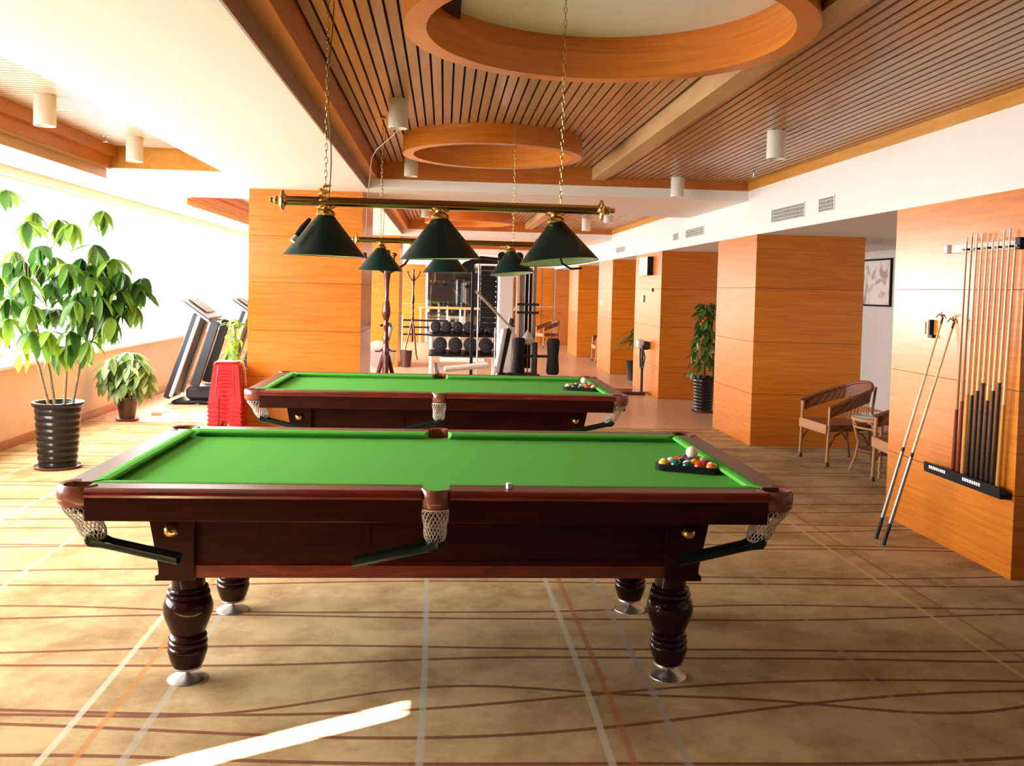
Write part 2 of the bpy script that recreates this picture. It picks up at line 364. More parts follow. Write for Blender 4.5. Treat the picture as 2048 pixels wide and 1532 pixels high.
# left wall with a long ribbon of windows
g = G(); g.box((XL-.18, 2.6, 0), (XL, YF, .77)); g.box((XL-.18, 2.6, 2.62), (XL, YF, 3.2))
g.box((XL-.18, YB, 0), (XL, 1.20, 3.2)); g.box((XL-.18, 1.39, 0), (XL, 2.6, 3.2)); g.box((XL-.18, 1.20, 0), (XL, 1.39, .8)); g.box((XL-.18, 1.20, 2.07), (XL, 1.39, 3.2))  # includes an unseen slot added to shape the sun streak on the floor
struct(g.build('wall_left', MBEIGE))
struct(B((XL-.2, 2.6, .77), (XL+.05, YF, .80)).build('trim_2', MWHITE))
g = G(); g.box((XL, YB, 0), (XL+.018, YF, .075)); g.box((XL, YB, .075), (XL+.012, YF, .085)); struct(g.build('baseboard_left', MBASE))
ys = [2.6+(YF-2.6)*i/10 for i in range(11)]
for i in range(10):
    y0, y1 = ys[i], ys[i+1]
    wn = bpy.data.objects.new('window_%d' % (i+1), None); C.objects.link(wn); wn.location = (XL-.1, (y0+y1)/2, 0); struct(wn)
    h = (y1-y0)/2
    f = G(); f.box((-.02, -h, .80), (.02, -h+.02, 2.62)); f.box((-.02, h-.02, .80), (.02, h, 2.62)); f.box((-.02, -h+.02, .80), (.02, h-.02, .83)); f.box((-.02, -h+.02, 2.59), (.02, h-.02, 2.62))
    f.build('window_frame', MWHITE, wn)
    B((-.004, -h+.02, .83), (.004, h-.02, 2.59)).build('pane', MGLASS, wn)
# right side: back wall of the alcoves, soffit with white face, near wall
struct(B((6.0, YB, 0), (6.2, YF, 2.6)).build('wall_right', MGREYW))
struct(B((5.97, YB, 0), (6.0, YF, .12)).build('baseboard_right', MBASE))
struct(B((XR, YB, 2.31), (6.2, YF, 2.81)).build('ceiling', MWHITE))
struct(B((XL-.3, YB-.2, 0), (6.4, YB, 3.3)).build('wall_back', MBACK))
# far wall: white, mirror, wood panels, door
struct(B((XL-.3, YF, 0), (6.4, YF+.2, 3.3)).build('wall_front', MWHITE))
# ceiling: white slab with recessed wells
WELLS = [(-.87, 3.37, -2.2, 10.05), (-.87, 3.37, 12.5, 18.4), (-.87, 3.37, 20.6, 26.6)]
WWELL = [(-3.17, -2.13, -2.2, 8.97), (-3.17, -2.13, 11.7, 17.6), (-3.17, -2.13, 19.9, 26.2)]
ZC = 2.70
def slab(g, x0, x1, wells):
    y = YB
    for (_, _, a, b) in wells:
        g.box((x0, y, ZC), (x1, a, ZC+.11)); y = b
    g.box((x0, y, ZC), (x1, YF, ZC+.11))
g = G(); slab(g, -.87, XR, WELLS); g.box((-2.13, YB, ZC), (-.87, YF, ZC+.11)); slab(g, -3.17, -2.13, WWELL); g.box((XL-.2, YB, ZC), (-3.17, YF, ZC+.11))
struct(g.build('ceiling', MWHITE))
struct(B((XL-.3, YB-.2, 3.2), (6.4, YF+.2, 3.3)).build('ceiling', MDARK))   # dark void above the slats
tn = 3
def trim(g, mat):
    global tn
    o = struct(g.build('trim_%d' % tn, mat)); tn += 1; return o
RINGS = [(.74, 4.30, .955, .85), (.41, 8.34, .81, .715), (.42, 16.9, .81, .715), (.42, 24.0, .81, .715)]
for wi, (x0, x1, a, b) in enumerate(WELLS):
    trim(B((x0, a+.001, ZC+.0005), (x0+.012, b-.001, 2.81)), MTAUPE)                       # lower reveal
    g = G(); g.box((x0-.02, a-.05, 2.8101), (-.75, b+.05, 2.83)); g.box((-.77, a, 2.83), (-.75, b, 3.02)); trim(g, MWC)
    g = G(); g.box((-.77, b-.012, 2.8101), (1.66, b+.02, 3.02)); g.box((1.66, b-.012, 2.8101), (XR+.1, b+.02, 2.92)); trim(g, MWC)
    g = G(); g.box((-.75, a-.02, 2.81), (1.66, a, 3.02)); g.box((1.66, a-.02, 2.81), (XR+.1, a, 2.92)); trim(g, MWC)
    trim(B((XR-.012, a, 2.8101), (XR+.02, b, 2.92)), MTRIMLIT)
    g = G(); g.box((1.595, a, 2.87), (1.735, b, 3.025)); g.box((1.735, a, 2.885), (1.75, b, 2.95)); trim(g, MBEAM)
    # slats along the room
    sl = bpy.data.objects.new('slatted_ceiling', None); C.objects.link(sl); sl.location = (0, a, 3.0)
    tag(sl, ['ceiling of brown wooden slats above the two pool tables, holding the two nearest rings',
             'slatted wooden ceiling panel beyond the pool tables, above the gym equipment',
             'farthest slatted wooden ceiling panel, near the mirrored end wall'][wi], 'ceiling panel')
    n = 0
    for side, (s0, s1, z) in enumerate(((-.735, 1.60, 0.0), (1.76, 3.36, -.10))):
        x = s0
        while x+.052 < s1:
            segs = [(a, b)]
            if side == 0:
                for (rx, ry, ro, ri) in RINGS:
                    d = abs(x+.027-rx); rr = ro-.03
                    if d < rr:
                        hh = math.sqrt(rr*rr-d*d); ns = []
                        for (p, q) in segs:
                            if ry+hh <= p or ry-hh >= q: ns.append((p, q)); continue
                            if ry-hh > p: ns.append((p, ry-hh))
                            if ry+hh < q: ns.append((ry+hh, q))
                        segs = ns
            for (p, q) in segs:
                if wi > 1:
                    continue
                if n < 300:
                    me = G().box((0, 0, 0), (.056 if side == 0 else .050, q-p, .020)).mesh('slat', MSL)
                    link('slat', me, sl, (x, p-a, z)); n += 1
            x += .070
    if wi > 1:
        g = G()
        for k in range(33): g.box((-.735+k*.07, 0, 0), (-.735+k*.07+.054, b-a, .02))
        for k in range(23): g.box((1.745+k*.07, 0, -.10), (1.745+k*.07+.054, b-a, -.08))
        o = g.build('slats', MSL, sl); o['kind'] = 'stuff'
    g = G(); g.box((-.75, a, 3.03), (1.66, b, 3.05)); g.box((1.66, a, 2.935), (XR, b, 2.95))
    for (rx, ry, ro, ri) in RINGS: pass
    # backing board with openings left for the rings: strips between rings
    g = G(); rr = [r for r in RINGS if a < r[1] < b]
    yy = a
    for (rx, ry, ro, ri) in rr:
        g.box((-.75, yy, 3.03), (1.66, ry-ro, 3.04)); yy = ry+ro
        g.box((-.75, ry-ro, 3.03), (rx-ro*.72, ry+ro, 3.04))
    g.box((-.75, yy, 3.03), (1.66, b, 3.04)); g.box((1.76, a, 2.965), (XR+.1, b, 2.975))
    g.build('backing_board', MDARK, sl, (0, -a, -3.0))
RL = ['large round wooden ring cove nearest the camera, at the top edge of the photo', 'smaller round wooden ring cove above the far pool table',
      'small distant wooden ring cove above the gym equipment', 'farthest wooden ring cove near the mirrored end wall']
for i, (rx, ry, ro, ri) in enumerate(RINGS):
    t = thing('ceiling_ring', RL[i], 'ceiling ring', (rx, ry, 2.84), group='wooden ring coves in the slatted ceiling')
    top = .23 if i == 0 else .24
    G().lathe([(ri, top), (ri, 0), (ro, 0), (ro, top), (ri, top)], 72).build('ring_band', MW, t)
    g = G(); n = 64; V = [(0, 0, top)]+[((ri+.01)*math.cos(2*PI*k/n), (ri+.01)*math.sin(2*PI*k/n), top) for k in range(n)]
    V += [(p[0], p[1], p[2]+.01) for p in V]
    F = [[0, 1+(k+1) % n, 1+k] for k in range(n)]+[[n+1, n+2+k, n+2+(k+1) % n] for k in range(n)]
    g.add(V, F); g.build('white_disc', MWHITE, t)
# window-side wells: slats run across, pelmet on the glass side
for wi, (x0, x1, a, b) in enumerate(WWELL):
    g = G(); g.box((x0-.075, a, 2.60), (x0-.045, b, ZC)); g.box((x0-.045, a, 2.685), (x0+.0, b, ZC-.0005)); trim(g, MTAUPE if 0 else MBEAM)
    g = G(); g.box((x0, a, ZC+.0005), (x0+.012, b, 2.81)); g.box((x0+.012, a, 2.80), (x0+.05, b, 2.812)); g.box((x0+.05, a, 2.80), (x0+.062, b, 2.90)); trim(g, MWC)
    g = G(); g.box((x0, b-.012, ZC+.0005), (x1, b+.05, 2.92)); g.box((x1-.012, a, ZC+.0005), (x1-.0005, b-.012, 2.92)); g.box((x0, a, ZC+.0005), (x1, a+.012, 2.92)); trim(g, MTRIMLIT)
    sl = bpy.data.objects.new('slatted_ceiling', None); C.objects.link(sl); sl.location = (0, a, 2.9)
    tag(sl, ['pale slatted ceiling strip over the windows, beside the tall potted plant', 'pale slatted ceiling strip over the treadmills by the windows',
             'farthest pale slatted strip along the windows'][wi], 'ceiling panel')
    y = a; k = 0; g = G()
    while y+.055 < b:
        if wi == 0 and y > 3.5: link('slat', G().box((0, 0, 0), (x1-x0, .056, .02)).mesh('slat', MSLX), sl, (x0, y-a, 0))
        else: g.box((x0, y-a, 0), (x1, y-a+.056, .02))
        y += .07
    o = g.build('slats', MSLX, sl); o['kind'] = 'stuff'
    B((x0, 0, .025), (x1, b-a, .035)).build('backing_board', MJOINT, sl)

# ------------------------------------------------------------------ panelled pillars
def pillar(label, x0, x1, y0, y1, z1, joints, group=None, name='pillar', faces='flrb'):
    t = thing(name, label, 'pillar', ((x0+x1)/2, (y0+y1)/2, 0), group=group)
    hx, hy = (x1-x0)/2, (y1-y0)/2; d = .012
    B((-hx+d, -hy+d, 0), (hx-d, hy-d, z1)).build('core', MJOINT, t)
    zs = [0]+joints+[z1]
    for a, b in zip(zs, zs[1:]):
        a2, b2 = a+(.002 if a else 0), b-(.002 if b < z1 else 0)
        if 'f' in faces: B((-hx, -hy, a2), (hx, -hy+d, b2)).build('panel', MW, t)
        if 'b' in faces: B((-hx, hy-d, a2), (hx, hy, b2)).build('panel', MW, t)
        if 'l' in faces: B((-hx, -hy+d, a2), (-hx+d, hy-d, b2)).build('panel', MW, t)
        if 'r' in faces: B((hx-d, -hy+d, a2), (hx, hy-d, b2)).build('panel', MW, t)
    return t
J = [.50, 1.12, 1.72]
cuewall = pillar('orange wood panelled pillar at the right edge that carries the cue rack', XR, 4.6, 5.10, 6.64, 2.31, [.50, 1.12, 1.715], 'wood-panelled pillars along the right side')
pillar('large orange wood pillar behind the wicker chairs', XR, 4.585, 9.72, 11.12, 2.31, [.57, 1.14, 1.73], 'wood-panelled pillars along the right side')
pillar('wood pillar with the small black wall box, second beyond the wicker chairs', XR, 4.585, 14.05, 15.98, 2.31, J, 'wood-panelled pillars along the right side')
pillar('wood pillar with the small white switch, left of the bracketed plant', XR, 4.585, 18.22, 19.85, 2.31, J, 'wood-panelled pillars along the right side')
pillar('narrow distant wood pillar in front of the end wall door', XR, 4.585, 22.9, 24.6, 2.31, J, 'wood-panelled pillars along the right side')
pillar('broad orange wood pillar on the left, behind the red stools', -2.19, -.935, 10.42, 11.9, ZC, [.60, 1.12, 1.66, 2.18])
pillar('bright orange wood pillar behind the tall coat stand', -2.2, -.93, 19.0, 20.4, ZC, J+[2.2])
# end wall
t = thing('wall_mirror', 'big mirror behind the gym equipment on the end wall', 'mirror', (.75, YF, 0))
B((-1.25, -.03, .05), (1.45, -.005, 2.35)).build('mirror_pane', MMIRR, t)
g = G(); g.box((-1.29, -.045, .02), (-1.25, -.004, 2.39)); g.box((1.45, -.045, .02), (1.49, -.004, 2.39)); g.box((-1.25, -.045, 2.35), (1.45, -.004, 2.39)); g.box((-1.25, -.045, .02), (1.45, -.004, .05)); g.build('mirror_frame', MSILV, t)
t = thing('panelled_screen', 'orange wood panels on the end wall right of the mirror', 'wall panel', (2.95, YF, 0))
for k, (a, b) in enumerate(((-.66, -.34), (-.30, .02), (.06, .38))):
    for zz in ((0.02, 1.15), (1.17, 2.35)): B((a, -.06, zz[0]), (b, -.002, zz[1])).build('panel', MW, t)
t = thing('panelled_screen', 'orange wood panels on the end wall left of the mirror', 'wall panel', (-.95, YF, 0))
for zz in ((0.02, 1.15), (1.17, 2.35)): B((-.4, -.06, zz[0]), (.35, -.002, zz[1])).build('panel', MW, t)
dr_ = bpy.data.objects.new('door_1', None); C.objects.link(dr_); dr_.location = (3.75, YF, 0); struct(dr_)
G().bbox((-.36, -.07, 0.005), (.36, -.003, 2.3), .006).build('door_leaf', MWC, dr_)
g = G(); g.tube([(-.28, -.07, 1.0), (-.28, -.12, 1.0), (-.18, -.12, 1.0)], .012, 6); g.build('door_handle', MSTEEL, dr_)
t = thing('ballet_barre', 'long wooden exercise barre in front of the end wall', 'barre', (.9, YF-.35, 0))
G().tube([(-1.7, 0, 1.05), (1.9, 0, 1.05)], .035, 10).build('rail', MBAR, t)
for x in (-1.6, -.4, .8, 1.85):
    G().tube([(x, 0, 0), (x, 0, 1.02)], .02, 8).tube([(x, 0, .9), (x, .33, .9)], .015, 6).build('post', MWHITE, t)

# ------------------------------------------------------------------ pool tables
def arc(cx, cy, r, a0, a1, n):
    return [(cx+r*math.cos(a0+(a1-a0)*k/n), cy+r*math.sin(a0+(a1-a0)*k/n)) for k in range(n+1)]
def net_mesh(skew=0):
    g = G(); n = 20; H = 9
    def p(k, h):
        r = .062+(.036-.062)*(h/H)**1.2 + .004*math.sin(h*1.1); a = 2*PI*k/n
        return (r*math.cos(a)+skew*h/H, r*math.sin(a), -.018-.130*h/H)
    for k in range(n):
        g.tube([p(k+h*.5, h) for h in range(H+1)], .0022, 3, cap=False); g.tube([p(k-h*.5, h) for h in range(H+1)], .0022, 3, cap=False)
    for h in (0, H): g.tube([p(k, h) for k in range(n)], .003, 4, close=True)
    return g.mesh('net', MNET)
def make_table():
    L, W = 1.405, .765; zt = .870
    t = thing('pool_table', 'pool table in front, with green cloth, the nearer of two', 'pool table', (-.015, 4.216, 0), group='two pool tables with green cloth')
    # bed with pocket cut-outs
    cx, cy, r = 1.322, .682, .058
    P = []
    P += [(-.06, -.70)]+arc(0, -.725, .055, PI*.9, PI*.1, 6)+[(.06, -.70)]
    P += [(cx-.075, -.70), (cx-.06, -.69)]+arc(cx, -cy, r, PI*.98, PI*.52, 6)+[(1.325, -cy+.06), (1.335, -cy+.075)]
    P += [(1.335, cy-.075), (1.325, cy-.06)]+arc(cx, cy, r, -PI*.52, -PI*.98, 6)+[(cx-.06, .69), (cx-.075, .70)]
    P += [(.06, .70)]+arc(0, .725, .055, -PI*.1, -PI*.9, 6)+[(-.06, .70)]
    P += [(-cx+.075, .70), (-cx+.06, .69)]+arc(-cx, cy, r, -PI*.02, -PI*.48, 6)+[(-1.325, cy-.06), (-1.335, cy-.075)]
    P += [(-1.335, -cy+.075), (-1.325, -cy+.06)]+arc(-cx, -cy, r, PI*.48, PI*.02, 6)+[(-cx+.06, -.69), (-cx+.075, -.70)]
    G().prism(P, .812, .835).build('bed_cloth', MCLOTH, t)
    G().prism(P, .775, .811).build('slate_bed', MDKGREY, t)
    # rails: profile swept between pockets
    def rail(p0, p1, inward, lab):
        # p0->p1 along the outer edge
        d = (Vector(p1)-Vector(p0)); Ln = d.length; d.normalize(); iv = Vector(inward)
        M = Matrix(((d.x, iv.x, 0, p0[0]), (d.y, iv.y, 0, p0[1]), (0, 0, 1, 0), (0, 0, 0, 1)))
        body = [(.006, .745), (.002, .75), (0, .815), (.0, .832), (.075, .832), (.075, .745)]
        g = G(); n = len(body); V = [M @ Vector((x, a, b)) for x in (0, Ln) for a, b in body]
        g.add(V, [list(range(n-1, -1, -1)), list(range(n, 2*n))]+[[i, (i+1) % n, n+(i+1) % n, n+i] for i in range(n)])
        o = g.build('rail', MMAH, t)
        cap = [(-.010, .836), (-.014, .846), (-.012, .858), (-.004, .866), (.004, .870), (.097, .870), (.097, .833), (-.004, .833)]
        g = G(); n = len(cap); V = [M @ Vector((x, a, b)) for x in (0, Ln) for a, b in cap]
        g.add(V, [list(range(n-1, -1, -1)), list(range(n, 2*n))]+[[i, (i+1) % n, n+(i+1) % n, n+i] for i in range(n)])
        me = g.mesh('rail_cap', MRAILTOP); me.materials.append(MMAHR)
        for pl in me.polygons:
            c = pl.center; off = (M.inverted() @ c).y
            if off < .003 and abs(pl.normal.z) < .93: pl.material_index = 1
        link('rail_cap', me, o)
        # diamonds sights
        return o
    def cushion(p0, p1, inward, m0, m1):
        d = (Vector(p1)-Vector(p0)); Ln = d.length; d.normalize(); iv = Vector(inward)
        M = Matrix(((d.x, iv.x, 0, p0[0]), (d.y, iv.y, 0, p0[1]), (0, 0, 1, 0), (0, 0, 0, 1)))
        prof = [(.0975, .8712), (.122, .873), (.142, .870), (.148, .864), (.146, .857), (.118, .836), (.0975, .836)]
        V = []
        for s in range(9):
            f = s/8; 
            for a, b in prof:
                q = (a-.0975)/.05
                lo = q*m0; hi = Ln-q*m1
                V.append(M @ Vector((lo+(hi-lo)*f, a, b)))
        n = len(prof); F = [list(range(n-1, -1, -1)), [8*n+i for i in range(n)]]
        for s in range(8):
            for i in range(n): F.append([s*n+i, s*n+(i+1) % n, (s+1)*n+(i+1) % n, (s+1)*n+i])
        G().add(V, F).build('cushion', MCLOTH, t)
    e, mgap = .112, .052
    for sy in (-1, 1):
        for sx in (-1, 1):
            if sx < 0: p0, p1, m0, m1 = (-L+e, sy*W), (-mgap, sy*W), .055, .018
            else: p0, p1, m0, m1 = (mgap, sy*W), (L-e, sy*W), .018, .055
            rail(p0, p1, (0, -sy), ''); cushion(p0, p1, (0, -sy), m0, m1)
    for sx in (-1, 1):
        rail((sx*L, -W+e), (sx*L, W-e), (-sx, 0), ''); cushion((sx*L, -W+e), (sx*L, W-e), (-sx, 0), .055, .055)
    # pockets
    nm, nms = net_mesh(), net_mesh(.055)
    def chute_mesh(Ln, drop):
        g = G(); n = 8; rows = []
        for s in range(13):
            f = s/12; x = f*Ln; z = -f*drop; r = .038
            fl = max(0, 1-f*9)*.02
            rows.append([(x-(.012 if s == 0 else 0), (r+fl)*math.cos(a), z+r*.9*math.sin(a)-0.0+(fl if math.sin(a) > -.3 else 0)) for a in [PI+PI*k/n for k in range(n+1)]])
            rows[-1] += [(x, (r-.005+fl)*math.cos(a), z+(r-.005)*.9*math.sin(a)) for a in [2*PI-PI*k/n for k in range(n+1)]]
        m = len(rows[0]); V = [p for r_ in rows for p in r_]; F = []
        for s in range(12):
            for i in range(m): F.append([s*m+i, s*m+(i+1) % m, (s+1)*m+(i+1) % m, (s+1)*m+i])
        F += [list(range(m)), [12*m+i for i in range(m)]]
        g.add(V, F); g.sphere((0, 0, -.006), .040, 10, 6, (1, 1, .8)) ; return g.mesh('ball_chute', MCHUTE)
    cm = chute_mesh(.31, .07)
    for px, py, a, cor in [(-cx-.012, -cy-.012, 225, 1), (cx+.012, -cy-.012, 315, 1), (-cx-.012, cy+.012, 135, 1), (cx+.012, cy+.012, 45, 1), (0, -.735, 270, 0), (0, .735, 90, 0)]:
        g = G(); a0 = math.radians(a); half = math.radians(118 if cor else 90); n = 18
        R = .078 if cor else .056
        prof = [(R-.020, .871), (R-.004, .875), (R+.003, .866), (R+.004, .835), (R, .805), (R-.012, .793), (R-.020, .800)]
        g.lathe(prof+[prof[0]], n, (0, 0, 0), None, a0-half, a0+half)
        m_ = n+1; np_ = len(prof)
        g.add([Vector((r*math.cos(a0+s*half), r*math.sin(a0+s*half), z)) for s in (-1, 1) for r, z in prof], [list(range(np_)), list(range(np_, 2*np_))])
        pk = g.build('pocket_leather', MLEATH, t, (px, py, 0))
        sg = G()
        for k in range(-3, 4): sg.tube([((R+.005)*math.cos(a0+k*.09-.03), (R+.005)*math.sin(a0+k*.09-.03), .822), ((R+.006)*math.cos(a0+k*.09), (R+.006)*math.sin(a0+k*.09), .821), ((R+.005)*math.cos(a0+k*.09+.03), (R+.005)*math.sin(a0+k*.09+.03), .822)], .0014, 3)
        sg.build('stitching', MNET, pk)
        rr = (0, 0, 0)
        link('net', nms if cor else nm, t, (px, py, .815), (0, 0, PI if cor and px > 0 else 0)).scale = (1.05, 1.05, 1) if cor else (.92, .92, 1)
        cx_ = 1 if px < -.1 else -1
        ch = link('ball_chute', cm, t, (px+(.055*cx_ if cor else 0), py, .668), (0, 0, 0 if cx_ > 0 else PI))
    # body: long panels, end panels, corner pedestals
    g = G(); g.box((-.96, -.50, .455), (.96, -.475, .80)); g.box((-.96, .475, .455), (.96, .50, .80)); g.box((-1.05, -.46, .455), (-1.02, .46, .80)); g.box((1.02, -.46, .455), (1.05, .46, .80)); g.box((-1.02, -.475, .455), (1.02, .475, .475))
    ap = g.build('apron', MMAH, t)
    for sy in (-1, 1):
        y0, y1 = sorted((sy*.50, sy*.513)); g = G(); g.box((-.955, y0, .455), (.955, y1, .505)); g.prism([(.0, .505), (.013, .505), (.0, .518)] if sy < 0 else [(.0, .505), (-.013, .505), (0, .518)], -.955, .955, 'x', Matrix.Translation((0, sy*.50-(.0 if sy < 0 else 0), 0)) @ Matrix.Scale(-1, 4, (0, 1, 0)))
        g.build('base_moulding', MMAHR if sy < 0 else MMAH, t)
        y0, y1 = sorted((sy*.50, sy*.505))
        G().bbox((-.70, y0, .575), (-.26, y1, .715), .002).build('front_panel', MMAH, t)
    for sx in (-1, 1):
        for sy in (-1, 1):
            poly = [(sx*.955, .80), (sx*1.150, .80), (sx*1.140, .745), (sx*1.092, .50), (sx*1.092, .475), (sx*1.105, .470), (sx*1.105, .450), (sx*.955, .450)]
            y0, y1 = sorted((sy*.535, sy*.30))
            g = G().prism(poly, y0, y1, 'y'); pd = g.build('pedestal', MMAH, t)
            yk = sy*.535
            g = G(); g.lathe([(.0001, .030), (.012, .028), (.023, .018), (.029, .006), (.031, 0)], 16, (sx*1.045, yk, .652), Matrix.Rotation(PI/2 if sy < 0 else -PI/2, 4, 'X')); g.build('brass_boss', MBRASS, pd)
            prof = [(.062, .45), (.066, .42), (.066, .392), (.078, .388), (.081, .381), (.078, .374), (.072, .371), (.085, .366), (.088, .358), (.084, .351), (.079, .348), (.090, .340), (.099, .312), (.0985, .285), (.092, .262), (.082, .235), (.070, .205), (.065, .195), (.073, .190), (.077, .181), (.074, .173), (.068, .170), (.077, .164), (.080, .155), (.077, .147), (.071, .144), (.078, .137), (.080, .125), (.077, .112), (.072, .095), (.066, .075), (.058, .058), (.0, .055)]
            lg = G().lathe(prof, 28, (sx*1.009, sy*.4066, 0)).build('leg', MLEG, t)
            ft = G().lathe([(.058, .058), (.060, .050), (.050, .046), (.0, .046)], 24, (sx*1.009, sy*.4066, 0)).lathe([(.009, .046), (.009, .02)], 8, (sx*1.009, sy*.4066, 0)).lathe([(0, .026), (.014, .024), (.03, .018), (.062, .012), (.080, .003), (.081, 0), (0, 0)], 28, (sx*1.009, sy*.4066, 0))
            ft.build('levelling_foot', MSTEEL, lg)
    return t
table1 = make_table()
table2 = copy_tree(table1); table2.location = (-.02, 7.45, 0)
table2['label'] = 'pool table behind the first, partly hidden by it, in front of the gym'

# balls and racks
cols = {'y': (.80, .50, .02), 'b': (.02, .05, .28), 'r': (.72, .06, .015), 'p': (.12, .02, .12), 'o': (.85, .22, .02), 'g': (.01, .13, .10), 'm': (.25, .02, .02), 'k': (.012, .012, .012)}
BM = {}
def bmat(c, s):
    if (c, s) not in BM: BM[(c, s)] = ballmat('ball_'+c+('_striped' if s else ''), cols[c], s)
    return BM[(c, s)]
names = {'y': 'yellow', 'b': 'blue', 'r': 'red', 'p': 'purple', 'o': 'orange', 'g': 'green', 'm': 'maroon', 'k': 'black'}
rb = .0265
order = [[('y', 1), ('g', 0), ('g', 1), ('r', 0), ('o', 1)], [('o', 1), ('k', 0), ('y', 0), ('m', 0)], [('r', 1), ('b', 0), ('m', 1)], [('p', 0), ('y', 1)], [('b', 1)]]
place = ['front', 'second', 'middle', 'fourth', 'back']
posn = {5: ['left end', 'second from left', 'middle', 'second from right', 'right end'], 4: ['left end', 'second from left', 'second from right', 'right end'], 3: ['left', 'middle', 'right'], 2: ['left', 'right'], 1: ['tip']}
def rack_set(cx, cy, rz, which):
    ca, sa = math.cos(rz), math.sin(rz)
    def wp(x, y): return (cx+x*ca-y*sa, cy+x*sa+y*ca)
    # triangle frame: base (front) edge centred at origin, apex to +y
    s = .0265*2; H = s*4*math.sqrt(3)/2
    def tri(off):
        base = s*4/2+off*1.732; return [(-base, -off), (base, -off), (0, H+off*2)]
    def rounded(off, n=5):
        P = tri(rb+.001); out = []
        import itertools
        cs = [(-s*2, 0), (s*2, 0), (0, H)]
        angs = [(PI*7/6-0, 0)]
        for (c0, a) in zip(cs, (PI*7/6, PI*11/6, PI/2)):
            for k in range(n+1):
                an = a-PI/3+2*PI/3*k/n; out.append((c0[0]+off*math.cos(an), c0[1]+off*math.sin(an)))
        return out
    o_, i_ = rounded(rb+.014), rounded(rb+.002); n = len(o_)
    V = [(x, y, z) for z in (0, .030) for x, y in o_]+[(x, y, z) for z in (0, .030) for x, y in i_]
    F = []
    for k in range(n):
        j = (k+1) % n
        F += [[k, j, n+j, n+k], [2*n+j, 2*n+k, 3*n+k, 3*n+j], [n+k, n+j, 3*n+j, 3*n+k], [j, k, 2*n+k, 2*n+j]]
    fr = G().add(V, F).build('ball_rack', MBLK, None, (cx, cy, .8355), (0, 0, rz))
    tag(fr, 'black triangular ball rack on the %s pool table' % which, 'ball rack', 'ball racks')
    for r_, row in enumerate(order):
        for k, (c, st) in enumerate(row):
            x = (k-(len(row)-1)/2)*s; y = r_*s*math.sqrt(3)/2
            X, Y = wp(x, y)
            o = G().sphere((0, 0, 0), rb, 20, 12).build('pool_ball', bmat(c, st), None, (X, Y, .835+rb), (rnd.uniform(-.6, .6)+(1.2 if st and r_ else .1), rnd.uniform(-.5, .5), rnd.uniform(0, 6)))
            tag(o, '%s %spool ball in the %s rack, %s row, %s' % (names[c], 'striped ' if st else '', 'near' if which == 'near' else 'far', place[r_], posn[len(row)][k]), 'ball', 'racked pool balls')
    X, Y = wp(.004, s*math.sqrt(3)/2*2.33)
    o = G().sphere((0, 0, 0), .0285, 24, 14).build('cue_ball', MIVORY, None, (X, Y, .835+rb+.0455))
    tag(o, 'ivory cue ball sitting on top of the racked balls on the %s table' % which, 'ball', 'cue balls')
rack_set(1.118, 4.05, -.40, 'near')
rack_set(1.125, 7.36, -.35, 'far')
o = G().bbox((-.011, -.011, 0), (.011, .011, .022), .002).build('chalk_cube', MCHALK, None, (.268, 3.50, .8705), (0, 0, .3)); tag(o, 'small pale chalk cube on the front rail of the near pool table', 'chalk')

